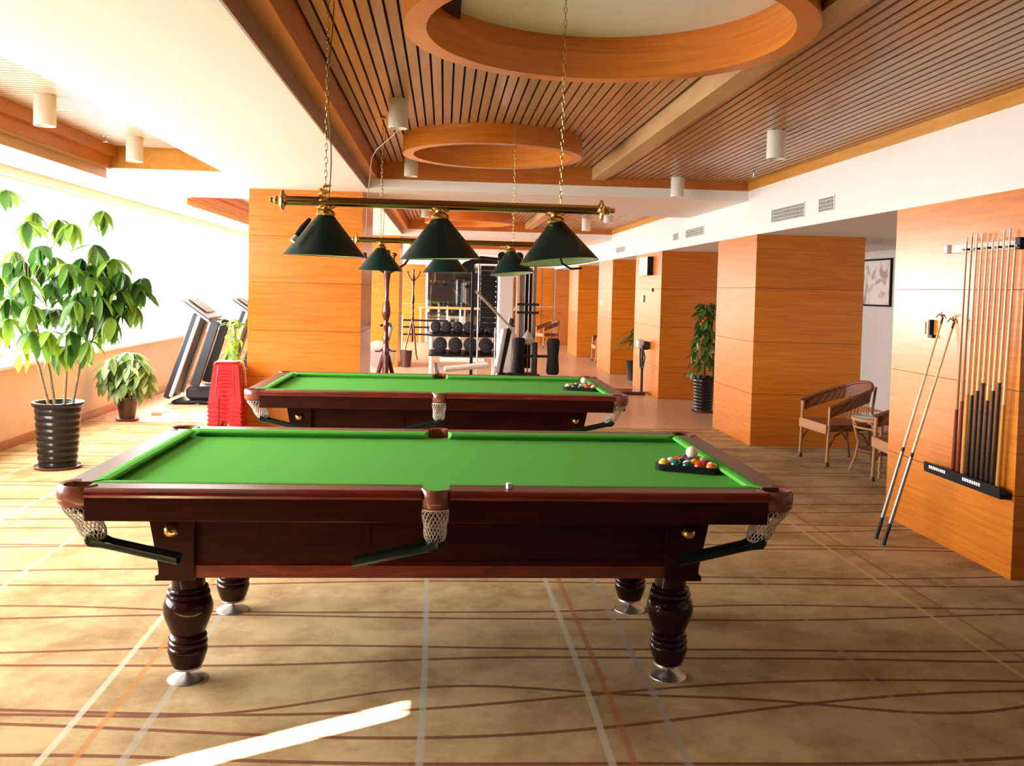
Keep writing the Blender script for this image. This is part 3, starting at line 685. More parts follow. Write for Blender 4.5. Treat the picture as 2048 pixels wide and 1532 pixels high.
# ------------------------------------------------------------------ billiard lamps
def chain_mesh(length, pitch=.030):
    g = G(); n = int(length/pitch)
    for k in range(n):
        z = (k+.5)*pitch; pts = []
        for j in range(8):
            a = 2*PI*j/8; u, v = .0065*math.cos(a), .018*math.sin(a)
            pts.append((u, 0, z+v) if k % 2 else (0, u, z+v))
        g.tube(pts, .0016, 4, close=True)
    return g
def make_lamp(cx, cy, zb, top_l, top_r, label):
    t = thing('billiard_lamp', label, 'lamp', (cx, cy, zb), group='brass bar lamps over the pool tables')
    G().tube([(-.70, 0, 0), (.72, 0, 0)], .0215, 16).build('bar', MOBRASS, t)
    for s, x in ((-1, -.70), (1, .72)):
        M = Matrix.Translation((x, 0, 0)) @ Matrix.Rotation(s*PI/2, 4, 'Y')
        G().lathe([(.02, -.01), (.024, 0), (.03, .006), (.046, .010), (.048, .014), (.044, .020), (.026, .026), (.018, .034), (.020, .042), (.018, .052), (.010, .058), (.014, .066), (.010, .078), (0, .080)], 20, (0, 0, 0), M).build('finial', MBRASS, t)
    for k, (x, tilt) in enumerate(((-.525, -.02), (0.0, .03), (.545, .085))):
        z0 = -.245
        sh = G().lathe([(.030, .185), (.036, .183), (.182, .003), (.184, 0), (.181, 0), (.034, .178)], 40).build('shade', MSHADE, t, (x, 0, z0), (-.075 if k == 2 else .01, -tilt, 0))
        G().lathe([(.178, .002), (.033, .176), (.001, .178)], 32).build('shade_lining', MLIN, sh)
        G().lathe([(.001, .262), (.008, .262), (.010, .245), (.008, .235), (.020, .228), (.024, .220), (.022, .212), (.030, .206), (.040, .198), (.043, .188), (.040, .182), (.030, .180)], 20).build('shade_cap', MBRASS, sh)
        g = G(); P = []
        for j in range(15):
            a = -PI*.5+2*PI*j/14*.86; P.append((.028*math.cos(a)+(0), .0, .232+.016*math.sin(a)))
        g.tube([(p[0]+.018, p[1], p[2]) for p in P], .004, 6); g.tube([(-p[0]-.018, p[1], p[2]) for p in P], .004, 6); g.build('scroll', MBRASS, sh)
        G().sphere((0, 0, .09), .03, 12, 8, (1, 1, 1.3)).build('bulb', MLIN, sh)
    for x, top in ((-.525, top_l), (.545, top_r)):
        ln = top-zb-.02
        g = chain_mesh(ln); o = g.build('chain', MOBRASS, t, (x, 0, .02))
        G().tube([(x, 0, 0.0), (x, 0, .03)], .004, 6).build('chain_hook', MBRASS, t)
        g = G().lathe([(0, 0), (.022, 0), (.028, -.006), (.012, -.014), (0, -.014)], 14, (x, 0, top-zb)); g.build('ceiling_hook', MBRASS, t)
    # power cord beside the left chain
    P = [(-.525+.012+.010*math.sin(z*9), .01, z) for z in [i*.06 for i in range(int((top_l-zb)/.06))]]
    G().tube(P, .003, 5).build('cord', MOBRASS, t)
    return t
lamp1 = make_lamp(-.02, 4.2, 2.017, 2.995, 3.065, 'near brass bar lamp with three dark green cone shades, over the front pool table')
G().tube([(-.585, -.055, -.085), (-.612, -.085, -.125), (-.635, -.108, -.165)], [.009, .013, .011], 8).build('cable_clip', MDKGREY, lamp1)
G().tube([(-.635, -.108, -.165), (-.650, -.120, -.188)], [.010, .013], 8).build('clip_end', MLWH, lamp1)
P = []
for j in range(30): a = j*.9; P.append((-.525+.004*j/10-.014+.024*math.cos(a), .024*math.sin(a), -.045+j*.0042))
G().tube(P, .006, 5).build('gold_ribbon', MTAPE, lamp1)
lamp2 = make_lamp(.005, 7.45, 2.015, 2.995, 3.075, 'far brass bar lamp with three dark green cone shades, over the second pool table')
# mat for s-hook under third shade
g = G(); g.tube([(.545, 0, -.21), (.56, 0, -.25), (.60, -.02, -.275), (.65, -.02, -.27)], .005, 6); g.build('hanging_wire', MBLK, lamp1)
o = G().tube([(-.36, 6.70, 2.78), (-.40, 6.85, 2.76), (-.55, 7.2, 2.70), (-.60, 7.40, 2.66), (-.63, 7.44, 2.35), (-.64, 7.45, 2.05)], .0032, 6).build('lamp_wire', MBARKW)
tag(o, 'loose pale wire hanging from a ceiling spotlight down to the far bar lamp', 'wire')

# ------------------------------------------------------------------ ceiling fittings
dl = [(-.36, 6.72, 3.0, 'white cylinder spotlight above the table lamps, left of the small ring, nearer one'), (-.37, 9.57, 3.0, 'white cylinder spotlight behind the small ceiling ring'),
      (2.50, 6.85, 2.9, 'white cylinder spotlight on the right slatted ceiling, nearer one'), (2.49, 9.78, 2.9, 'white cylinder spotlight at the far end of the right slatted ceiling'),
      (-2.77, 6.57, 2.9, 'white cylinder spotlight near the left edge, above the tall plant'), (-2.75, 8.34, 2.9, 'white cylinder spotlight beside the yellow end panel of the window-side ceiling'),
      (2.45, 13.7, 2.9, 'small distant white spotlight above the end of the lamp bar'), (2.4, 15.6, 2.9, 'distant white spotlight right of the third near shade'), (-.33, 15.0, 3.0, 'distant white spotlight left of the middle near shade'), (-.33, 23.0, 3.0, 'farthest white spotlight')]
proto = None
for (x, y, z, lab) in dl[:9]:
    if proto is None:
        t = thing('ceiling_spotlight', lab, 'spotlight', (x, y, z), group='white cylinder spotlights')
        G().lathe([(0, 0), (.070, 0), (.072, -.003), (.072, -.208), (.068, -.212), (.060, -.210), (.057, -.17), (0, -.16)], 28).build('housing', MLWH, t)
        G().lathe([(0, -.155), (.035, -.158), (.05, -.19), (.056, -.205)], 20).build('reflector', MLIN, t)
        proto = t
    else:
        t = copy_tree(proto); t.location = (x, y, z); t['label'] = lab
for (x, y, z, lab) in [(-2.99, 8.31, 2.9, 'small sprinkler head between the two window-side spotlights'), (3.10, 9.10, 2.9, 'small sprinkler head on the right slatted ceiling')]:
    t = G().lathe([(0, 0), (.035, 0), (.032, -.006), (.010, -.010), (.010, -.03), (.006, -.045), (.022, -.048), (.022, -.052), (0, -.054)], 14).build('sprinkler', MSTEEL, None, (x, y, z)); tag(t, lab, 'sprinkler', 'sprinkler heads')
vents = [(8.41, 9.29, 2.392, 2.543, 'wide grey air grille high above the wicker chairs'), (7.755, 8.09, 2.40, 2.54, 'small grey air grille nearest the cue rack'),
         (11.76, 12.66, 2.42, 2.55, 'second wide air grille, beyond the large pillar'), (13.06, 13.37, 2.42, 2.54, 'second small air grille, beyond the second wide one'), (17.0, 17.9, 2.41, 2.53, 'most distant air grille, on the white beam')]
for (y0, y1, z0, z1, lab) in vents:
    t = thing('air_grille', lab, 'air grille', (XR, (y0+y1)/2, (z0+z1)/2), group='air grilles on the white beam'); h, v = (y1-y0)/2, (z1-z0)/2
    g = G(); g.box((-.010, -h, -v), (0, h, -v+.012)); g.box((-.010, -h, v-.012), (0, h, v)); g.box((-.010, -h, -v+.012), (0, -h+.012, v-.012)); g.box((-.010, h-.012, -v+.012), (0, h, v-.012)); g.build('grille_frame', MWHITE, t)
    B((-.002, -h+.012, -v+.012), (-.0005, h-.012, v-.012)).build('grille_back', MGREYM, t)
    n = max(4, int(2*h/.035)); g = G()
    for k in range(1, n): yy = -h+.012+(2*h-.024)*k/n; g.box((-.008, yy-.005, -v+.012), (-.003, yy+.005, v-.012))
    for k in range(1, 4): zz = -v+2*v*k/4; g.box((-.007, -h+.012, zz-.003), (-.0035, h-.012, zz+.003))
    g.build('grille_bars', MGREYW, t)

# ------------------------------------------------------------------ cue rack on the right pillar
t = thing('cue_rack', 'black cue rack on the orange pillar, lower shelf and upper clip rail', 'cue rack', (XR, 5.55, 0))
G().bbox((-.075, -.43, .475), (0, .43, .51), .004).build('shelf', MBLK, t)
G().bbox((-.078, -.43, .49), (-.070, .43, .545), .003).build('front_lip', MBLK, t)
g = G()
r2 = random.Random(3)
for a, b in ((.16, .36), (-.22, -.04)):
    y = b
    while y > a: l = r2.uniform(.012, .022); g.box((-.0795, y-l, .508), (-.0782, y, .528)); y -= l+.007
g.build('white_lettering', MPAPER, t)
G().bbox((-.02, -.45, 1.955), (0, .34, 2.01), .004).build('clip_rail', MLWH, t)
G().bbox((-.05, -.47, 1.95), (0, -.42, 2.02), .004).build('end_bracket', MBLK, t)
G().bbox((-.05, .30, 1.955), (0, .345, 2.01), .004).build('end_bracket', MSILV, t)
for k in range(11):
    y = .09-.055*k
    G().tube([(-.02, y+.018, 1.97), (-.055, y+.018, 1.97), (-.062, y+.006, 1.97)], .007, 6).build('clip', MBLK if k % 2 else MLWH, t)
cuecol = [(.16, .02, .012), (.20, .035, .016), (.62, .30, .08), (.012, .012, .014), (.02, .02, .024), (.012, .012, .014), (.02, .02, .024), (.014, .014, .016), (.012, .012, .014), (.55, .26, .06)]
cuelab = ['dark red butt at the left end', 'brown-red butt second from left', 'bare pale butt right of the two red ones', 'black butt, leftmost of the black ones', 'black butt, second of the black ones', 'black butt, third of the black ones', 'black butt, fourth of the black ones', 'black butt, fifth of the black ones', 'black butt, rightmost of the black ones', 'amber wood butt at the right end']
MSHAFT = wood('cue_shaft', (.70, .44, .20), (.80, .54, .28), rough=.25, grain=(14, 14, 1.5))
MSHAFTD = wood('cue_shaft_dark', (.40, .20, .08), (.50, .27, .11), rough=.25, grain=(14, 14, 1.5))
bm_ = {}
for k in range(10):
    y = 5.68-.0535*k; yt = 5.635-.056*k; hb = .42+.10*(k % 3)*.5+(.1 if k > 2 else 0)
    t = thing('pool_cue', 'pool cue in the wall rack with %s' % cuelab[k], 'pool cue', (XR-.042, y, .5105), group='pool cues in the wall rack')
    tp = Vector((.0, yt-y, 1.52+rnd.uniform(-.03, .05))); 
    def at(f): return tp*f
    fb = hb/1.5
    if cuecol[k] not in bm_: bm_[cuecol[k]] = plain('cue_butt_%d' % k, cuecol[k], .2, coat=.6)
    G().tube([(0, 0, 0), at(.03), at(fb)], [.0145, .0145, .0115], 10).build('butt', bm_[cuecol[k]], t)
    G().tube([at(fb), at(.985)], [.0113, .0058], 8).build('shaft', MSHAFT if k not in (0, 1) else MSHAFTD, t)
    G().tube([at(.985), at(1)], [.0060, .0056], 8).build('tip', MLWH, t)
# L shaped black hook
o = G().prism([(0, 0), (-.055, 0), (-.055, .02), (-.022, .022), (-.022, .125), (0, .125)], -.03, 0, 'x').build('wall_hook', MBLK, None, (XR, 6.085, 1.382)); tag(o, 'small black L-shaped bracket on the cue pillar', 'bracket')
o = G().bbox((-.008, -.043, -.043), (0, .043, .043), .003).build('light_switch', MLWH, None, (XR, 6.21, 1.446)); tag(o, 'white switch plate left of the black bracket on the cue pillar', 'switch')
o = G().bbox((-.008, -.043, -.043), (0, .043, .043), .003).build('light_switch', MLWH, None, (XR, 19.4, 1.42)); tag(o, 'small white switch on the distant pillar left of the plant', 'switch')
# two cue rests leaning on the pillar
for k, (b, tp, lab) in enumerate((((2.98, 5.985, 0), (3.325, 5.875, 1.53), 'long cue rest leaning on the pillar, left of the pair'), ((2.955, 5.83, 0), (3.325, 5.735, 1.505), 'long cue rest leaning on the pillar, right of the pair'))):
    t = thing('cue_rest', lab, 'cue rest', b, group='cue rests leaning on the pillar'); v = Vector(tp)-Vector(b)
    G().tube([(0, 0, .004), v*.42], [.0135, .011], 10).build('butt', MDKGREY, t)
    G().tube([v*.10, v*.40], [.0142, .0119], 10).build('steel_sleeve', MGREYM, t)
    G().tube([v*.42, v*.97], [.0108, .007], 8).build('shaft', MSHAFT, t)
    e = v*.97; g = G(); g.tube([e, v], [.009, .008], 8)
    for s in (-1, 1): g.tube([v, v+Vector((-.01, s*.03, .02)), v+Vector((-.012, s*.06, -.005))], .004, 6)
    g.tube([v+Vector((0, 0, .0)), v+Vector((-.012, 0, .03))], .004, 6); g.build('rest_head', MOBRASS, t)
# picture on the alcove wall
t = thing('framed_picture', 'black framed pale abstract picture in the alcove behind the large pillar', 'picture', (6.0, 12.3, 1.87))
hy, hz = .42, .33
g = G()
g.box((-.03, -hy, -hz), (0, hy, -hz+.025)); g.box((-.03, -hy, hz-.025), (0, hy, hz)); g.box((-.03, -hy, -hz+.025), (0, -hy+.025, hz-.025)); g.box((-.03, hy-.025, -hz+.025), (0, hy, hz-.025)); g.build('frame', MBLK, t)
def artmat():
    m, N, L, b = nt('abstract_print'); n = N.new('ShaderNodeTexNoise'); n.inputs['Scale'].default_value = 3; n.inputs['Distortion'].default_value = 2
    t_ = N.new('ShaderNodeTexCoord'); L.new(t_.outputs['Object'], n.inputs['Vector']); r = N.new('ShaderNodeValToRGB'); L.new(n.outputs[0], r.inputs[0]); L.new(r.outputs[0], b.inputs['Base Color'])
    r.color_ramp.elements[0].position = .36; r.color_ramp.elements[0].color = (.42, .36, .32, 1); r.color_ramp.elements[1].position = .5; r.color_ramp.elements[1].color = (.84, .82, .80, 1); b.inputs['Roughness'].default_value = .3
    return m
B((-.012, -hy+.025, -hz+.025), (-.002, hy-.025, hz-.025)).build('print', artmat(), t)
# wall box, intercom and belt massager on the second pillar
t = thing('wall_speaker', 'small black-sided wall box high on the second far pillar', 'wall speaker', (XR, 14.95, 2.09))
G().bbox((-.10, -.30, -.155), (-.02, .30, .155), .01).build('cabinet', MLWH, t); B((-.095, -.305, -.15), (0, -.30, .15)).build('side_panel', MBLK, t); B((-.02, -.29, -.14), (0, .30, .14)).build('back_plate', MBLK, t)
o = G().bbox((-.03, -.04, -.06), (0, .04, .06), .006).build('wall_phone', MGREYM, None, (XR, 15.25, 1.55)); tag(o, 'small grey handset on the pillar below the wall box', 'phone')
o = G().bbox((-.02, -.03, -.03), (0, .03, .03), .004).build('wall_hook', MBLK, None, (XR, 14.6, 1.70)); tag(o, 'small dark hook on the pillar below the wall box', 'hook')
t = thing('belt_massager', 'belt massage machine on a brown platform beside the second far pillar', 'exercise machine', (3.06, 14.75, 0))
G().bbox((-.45, -.25, .0), (.22, .25, .05), .01).build('platform', MPOTB, t)
G().tube([(.20, 0, .05), (.20, 0, .75)], .022, 10).build('column', MDKGREY, t)
G().bbox((.10, -.07, .74), (.22, .07, .89), .02).build('motor_head', MSILV, t)
G().bbox((.19, -.075, .72), (.30, .07, .86), .02).build('motor_cap', MDKGREY, t)
g = G(); g.tube([(.18, -.07, .80), (.22, -.10, .6), (.20, -.10, .45), (.17, 0, .42), (.18, .08, .6), (.18, .07, .80)], .012, 6); g.build('belt', MBLK, t)

# ------------------------------------------------------------------ wicker furniture
def make_chair():
    t = thing('wicker_armchair', '', 'chair', (0, 0, 0), group='wicker armchairs')   # faces -x
    fw, bw, dp = .28, .22, .50      # half widths, depth
    hs, ha = .40, .60
    for s in (-1, 1):
        G().tube([(-.25, s*fw, 0), (-.245, s*fw, .2), (-.24, s*fw, hs), (-.235, s*fw, ha-.02)], [.017, .016, .016, .018], 10).build('leg', MWICKL, t)
        G().lathe([(0, 0), (.024, 0), (.024, .03), (.016, .05)], 10, (-.25, s*fw, 0)).build('foot_wrap', MWICK, t)
        G().tube([(.26, s*bw, 0), (.23, s*bw, .2), (.22, s*bw, hs)], .016, 10).build('leg', MWICK, t)
        G().tube([(.22, s*bw, hs), (.27, s*(bw+.0), .78)], .013, 8).build('back_post', MWICK, t)
        # curved braces under the seat
        G().tube([(-.24, s*fw, .18), (-.17, s*fw*.95, .30), (-.05, s*fw*.9, .355)], .009, 6).tube([(.22, s*bw, .18), (.15, s*bw*1.05, .30), (.02, s*bw*1.1, .355)], .009, 6).build('brace', MWICK, t)
    # seat
    g = G(); poly = [(-.26, -fw-.005), (-.26, fw+.005), (.22, bw+.02), (.24, 0), (.22, -bw-.02)]
    g.prism(poly, .375, .405); g.build('seat', MWICK, t)
    G().bbox((-.275, -fw, .315), (-.255, fw, .41), .006).build('front_apron', MWICKL, t)
    for s in (-1, 1):
        g = G(); g.prism([(-.25, s*fw), (.22, s*(bw+.01)), (.22, s*bw), (-.25, s*(fw-.012))], .34, .40); g.build('side_apron', MWICK, t)
    # continuous arm and back band
    N_ = 36; inner = []; 
    def path(f):
        a = f*2-1         # -1..1
        th = a*PI*.5
        x = .30*math.cos(th)**.8 - .0 if abs(a) < .999 else 0
        y = math.sin(th)*.31
        # stretch arms forward
        k = max(0, abs(a)-.55)/.45
        x = x-.25*k**1.0 if k > 0 else x
        z = .80-.22*(abs(a))**2.2
        return Vector((x, y, z))
    pts = [path(i/N_) for i in range(N_+1)]
    G().tube(pts, .018, 8).build('rim', MWICK, t)
    V = []
    for i, p in enumerate(pts):
        a = abs(i/N_*2-1); h = .15-.05*a
        c = Vector((.02, 0, 0)); d = Vector((p.x-c.x, p.y, 0)); d = d.normalized() if d.length > .01 else Vector((0, 1, 0))
        for q in (.004, -.004):
            for zz in (0, -h): V.append(p+d*q+Vector((0, 0, zz))-d*(.02 if zz else 0))
    F = []
    for i in range(N_):
        b0, b1 = i*4, i*4+4
        F += [[b0, b1, b1+1, b0+1], [b0+2, b0+3, b1+3, b1+2], [b0+1, b1+1, b1+3, b0+3], [b0, b0+2, b1+2, b1]]
    F += [[0, 1, 3, 2], [N_*4, N_*4+2, N_*4+3, N_*4+1]]
    G().add(V, F).build('back_band', MWICK, t)
    # back spindles
    for i in range(-3, 4):
        y = i*.055; f = .5+i*.055
        q = path(f); G().tube([(.21, y*1.1, .40), (q.x-.03, q.y, q.z-.14)], .006, 5).build('spindle', MWICKL, t)
    return t
ch = make_chair(); ch.location = (3.965, 8.86, 0); ch.rotation_euler[2] = .08; ch['label'] = 'brown wicker armchair in front of the large orange pillar'
c2 = copy_tree(ch); c2.location = (4.10, 7.60, 0); c2.rotation_euler[2] = -.10; c2['label'] = 'wicker armchair half hidden behind the cue pillar'
c3 = copy_tree(ch); c3.location = (3.80, 21.3, 0); c3.rotation_euler[2] = .0; c3['label'] = 'small distant wicker armchair between two far pillars'
c4 = copy_tree(ch); c4.location = (3.05, 26.6, 0); c4.rotation_euler[2] = .3; c4['label'] = 'farthest wicker armchair, by the end wall panels'
t = thing('rattan_table', 'small round rattan table between the two wicker armchairs', 'table', (4.13, 8.27, 0))
G().lathe([(0, .535), (.27, .535), (.275, .539), (.27, .543), (0, .543)], 32).build('glass_top', plain('green_glass', (.50, .60, .55), .05, coat=1), t)
G().lathe([(.255, .50), (.27, .50), (.275, .53), (.25, .53), (.255, .50)], 32).build('top_rim', MWICKL, t)
G().lathe([(0, .20), (.20, .20), (.21, .215), (.20, .23), (0, .23)], 24).build('lower_shelf', MWICK, t)
G().lathe([(.235, .43), (.25, .43), (.25, .445), (.235, .445), (.235, .43)], 24).build('stretcher_ring', MWICKL, t)
for k in range(4):
    a = PI/4+k*PI/2+.3; c, s = math.cos(a), math.sin(a)
    G().tube([(.27*c, .27*s, 0), (.22*c, .22*s, .15), (.20*c, .20*s, .28), (.24*c, .24*s, .42), (.255*c, .255*s, .52)], .013, 8).build('leg', MWICKL, t)
    G().tube([((.245+.0)*math.cos(a+b*.1)-0, .245*math.sin(a+b*.1), .475+.02*math.sin(b*1.0)) for b in range(-5, 6)], .006, 5).build('scroll', MWICKL, t)
o = G().lathe([(0, 0), (.05, 0), (.055, .004), (.075, .03), (.072, .03), (.05, .008), (0, .008)], 20).build('ashtray', MLWH, None, (4.18, 8.30, .5435)); tag(o, 'white dish on the glass top of the rattan table', 'dish')

# ------------------------------------------------------------------ plants
def leaf_mesh(name, ln, wd, mat, droop=.35, n=6):
    V = []; F = []
    for i in range(n+1):
        f = i/n; wv = wd/2*math.sin(PI*min(1, f**.85))**.75 if 0 < i < n else 0.0008
        x = ln*f; z = -droop*ln*f*f
        V += [(x, -wv, z+wv*.35), (x, 0, z), (x, wv, z+wv*.35)]
    for i in range(n):
        b0, b1 = i*3, i*3+3
        F += [[b0, b0+1, b1+1, b1], [b0+1, b0+2, b1+2, b1+1]]
    return G().add(V, F, True).mesh(name, mat)
def put_leaf(me, parent, pos, yaw, pitch, roll, scale=1):
    o = link('leaf', me, parent, pos); o.rotation_euler = (roll, pitch, yaw); o.scale = (scale,)*3; return o
def cluster(parent, meshes, pos, n, r, tilt=.5, lim=None, spread=(.2, 1.0), scale=1, base=None):
    ph = r.uniform(0, 6)
    for k in range(n):
        yaw = ph+2*PI*k/n+r.uniform(-.15, .15); p = r.uniform(*spread)
        put_leaf(r.choice(meshes), parent, pos, yaw, p, r.uniform(-.3, .3), scale*r.uniform(.8, 1.1))
def ribbed_pot(parent, h, rt, rbm, ribs, mat, thick=.012):
    prof = [(rbm*.96, 0)]
    for k in range(ribs):
        for j in range(5):
            f = (k+j/5)/ribs; r_ = rbm+(rt-rbm)*f; prof.append((r_+.010*abs(math.sin(PI*j/5+.1))-.004, h*.92*f))
    prof += [(rt, h*.92), (rt+.018, h*.94), (rt+.026, h*.97), (rt+.024, h), (rt+.008, h), (rt-.012, h*.96), (rt-.02, h*.9)]
    G().lathe(prof, 40).build('pot', mat, parent)
    G().lathe([(0, h*.90), (rt-.018, h*.90)], 24).build('soil', MSOIL, parent)
    G().lathe([(0, 0.0), (rbm+.03, 0), (rbm+.045, .022), (rbm+.038, .024), (rbm+.02, .006), (0, .006)], 32).build('saucer', MSAUC, parent)
# tall umbrella plant
r = random.Random(11)
t = thing('umbrella_plant', 'tall leafy umbrella plant in a black ribbed pot by the window', 'plant', (-3.32, 8.17, 0))
ribbed_pot(t, .575, .185, .150, 9, MPOT)
lm = [leaf_mesh('leaf', .25, .090, MLEAF, .3), leaf_mesh('leaf', .22, .080, MLEAF, .5), leaf_mesh('leaf', .24, .075, MLEAF, .15)]
tips = [(-.42, .05, 1.55), (-.25, -.1, 1.75), (.12, .1, 1.5), (.35, 0, 1.35)]
bases = [(-.07, 0, .5), (-.04, .04, .5), (.05, 0, .5), (.10, .03, .5)]
for b, tp in zip(bases, tips):
    m = [b, (b[0]+(tp[0]-b[0])*.25, b[1], .85), (b[0]+(tp[0]-b[0])*.6, (b[1]+tp[1])/2, 1.2), tp]
    G().tube(m, [.014, .012, .010, .007], 7).build('stem', MSTEM, t)
cl = [(-.60,.0,2.18),(-.48,.1,2.26),(-.30,.2,2.08),(-.22,-.1,1.98),(-.05,.1,2.02),(.10,.0,1.98),(.36,.0,2.10),(.26,.1,1.90),(.42,.1,1.78),(.30,-.1,1.66),(.12,-.15,1.72),
      (-.08,.1,1.78),(-.22,-.2,1.66),(-.40,.1,1.82),(-.52,0,1.66),(-.66,.15,1.52),(-.60,-.1,1.36),(-.38,-.1,1.46),(-.12,-.25,1.42),(.05,.1,1.50),(.22,-.2,1.46),(.36,-.1,1.50),
      (.52,0,1.56),(.60,.1,1.42),(.48,-.1,1.32),(.32,.1,1.26),(.16,-.15,1.20),(-.10,-.3,1.20),(-.30,-.25,1.30),(-.52,.0,1.22),(-.70,0,1.05),(-.66,-.15,.96),(.0,0,1.06),(.14,-.1,1.08),(.30,-.15,1.12),(.02,-.25,1.20)]
cl = [(x, y, z+(.14 if z > 1.95 else .05 if z > 1.7 else 0)) for x, y, z in cl]
pet = G()
for (x, y, z) in cl:
    tp = min(tips, key=lambda q: (q[0]-x)**2+(q[2]-z)**2*.6)
    f = r.uniform(.75, 1); s0 = Vector((tp[0]*f, tp[1]*f, tp[2]*f+.1*(1-f)))
    pet.tube([s0, (s0+Vector((x, y, z)))/2+Vector((0, 0, .04)), (x, y, z)], [.005, .004, .003], 5)
    x = max(x, -.62)
    cluster(t, lm, (x, y, z), 8, r, spread=(.25, 1.4))
pet.build('petioles', MSTEM, t)
for k in range(2): put_leaf(leaf_mesh('leaf', .17, .06, MYEL), t, (-.22+.05*k, -.25, 1.02), -1.3+k, 1.2, 0)
def joined_leaves(parent, mat, spots, ln, wd, rr, nl=7):
    g = G()
    for (x, y, z) in spots:
        ph = rr.uniform(0, 6)
        for k in range(nl):
            M = Matrix.Translation((x, y, z)) @ Matrix.Rotation(ph+2*PI*k/nl, 4, 'Z') @ Matrix.Rotation(rr.uniform(.35, 1.4), 4, 'Y') @ Matrix.Rotation(rr.uniform(-.4, .4), 4, 'X')
            L_ = ln*rr.uniform(.8, 1.1); W_ = wd*rr.uniform(.85, 1.1); V = []; F = []
            for i in range(6):
                f = i/5; wv = W_/2*math.sin(PI*min(1, f**.85))**.75 if 0 < i < 5 else .001
                zz = -.35*L_*f*f; V += [M @ Vector((L_*f, -wv, zz+wv*.35)), M @ Vector((L_*f, 0, zz)), M @ Vector((L_*f, wv, zz+wv*.35))]
            for i in range(5): b0, b1 = i*3, i*3+3; F += [[b0, b0+1, b1+1, b1], [b0+1, b0+2, b1+2, b1+1]]
            g.add(V, F, True)
    o = g.build('foliage', mat, parent); o['kind'] = 'stuff'
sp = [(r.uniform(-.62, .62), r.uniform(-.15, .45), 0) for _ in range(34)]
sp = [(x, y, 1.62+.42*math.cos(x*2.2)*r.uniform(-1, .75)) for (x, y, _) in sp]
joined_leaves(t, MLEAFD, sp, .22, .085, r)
# bushy plant
t = thing('bushy_plant', 'small bushy pale green plant in a brown pot on the floor by the window wall', 'plant', (-3.69, 11.02, 0))
G().lathe([(.085, .02), (.12, .24), (.135, .25), (.135, .275), (.12, .275), (.11, .24)], 28).build('pot', MPOTB, t)
G().lathe([(0, .24), (.112, .24)], 20).build('soil', MSOIL, t)
G().lathe([(0, 0), (.12, 0), (.14, .022), (.13, .024), (.1, .008), (0, .008)], 28).build('saucer', MSAUC, t)
l2 = [leaf_mesh('leaf', .23, .10, MLEAF2, .4), leaf_mesh('leaf', .20, .085, MLEAF2, .6)]
g = G(); n = 0
for k in range(40):
    a = r.uniform(0, 2*PI); e = r.uniform(-.35, 1.4); rad = .24
    p = Vector((rad*math.cos(e)*math.cos(a)*1.0, rad*math.cos(e)*math.sin(a), .55+.26*math.sin(e)))
    p.x = max(p.x, -.26)
    g.tube([(0, 0, .24), (p.x*.4, p.y*.4, .42), p], .004, 5)
    cluster(t, l2, p, 6, r, spread=(.1, 1.2), scale=.9)
g.build('stalks', MSTEM, t)
joined_leaves(t, MLEAF2, [(.27*math.cos(a)*q, .27*math.sin(a)*q, z) for a, q, z in [(r.uniform(0, 6.28), r.uniform(.5, 1), r.uniform(.34, .78)) for _ in range(26)]], .19, .085, r, 6)
# light green climber behind the stools
t = thing('climbing_plant', 'slim yellow-green plant rising behind the red stools', 'plant', (-2.47, 11.05, 0))
G().lathe([(.0, 0), (.10, 0), (.13, .26), (.14, .28), (.12, .28), (.11, .24), (0, .24)], 24).build('pot', MPOTB, t)
G().tube([(0, 0, .24), (.01, 0, .7), (.0, 0, 1.15)], .012, 6).build('stem', MSTEM, t)
l3 = [leaf_mesh('leaf', .09, .035, MLEAF4, .5)]
for k in range(130):
    a = r.uniform(0, 6.28); z = r.uniform(.5, 1.22); rr = r.uniform(0, .10)
    put_leaf(l3[0], t, (rr*math.cos(a), rr*math.sin(a), z), a, r.uniform(-.3, 1.2), r.uniform(-.5, .5), r.uniform(.7, 1.3))
# tall plant between the right pillars
t = thing('pillar_plant', 'dark leafy column plant with red blooms in a ribbed pot between pillars', 'plant', (3.66, 12.55, 0))
ribbed_pot(t, .50, .15, .12, 10, MPOT)
G().tube([(0, 0, .44), (0, 0, 1.5)], .02, 8).build('moss_pole', MSTEM, t)
l4 = [leaf_mesh('leaf', .15, .07, MLEAF3, .5), leaf_mesh('leaf', .12, .06, MLEAF3, .3)]
for k in range(210):
    a = r.uniform(0, 6.28); f = r.uniform(0, 1)**.8; z = .50+1.02*f; rr = (.20-.13*f)*r.uniform(.4, 1)
    put_leaf(r.choice(l4), t, (rr*math.cos(a), rr*math.sin(a), z), a, r.uniform(-.2, 1.3), r.uniform(-.5, .5), r.uniform(.7, 1.2))
for k in range(3):
    G().sphere((-.10+.03*k, -.12, 1.24+.04*k), .022, 8, 6).build('bloom', MREDO, t)
# arching plant in the alcove between the second and third far pillars
t = thing('arching_plant', 'dark arching potted plant beside the second far pillar', 'plant', (3.62, 17.0, 0))
G().lathe([(0, 0), (.13, 0), (.17, .34), (.18, .36), (.15, .36), (.14, .3), (0, .3)], 24).build('pot', MPOT, t)
G().tube([(0, 0, .3), (0, 0, .8)], .02, 6).build('stem', MSTEM, t)
l5 = leaf_mesh('leaf', .42, .07, MLEAF3, .9, 8)
for k in range(26): put_leaf(l5, t, (0, 0, r.uniform(.7, .95)), r.uniform(0, 6.28), r.uniform(-.9, .1), 0, r.uniform(.7, 1.1))

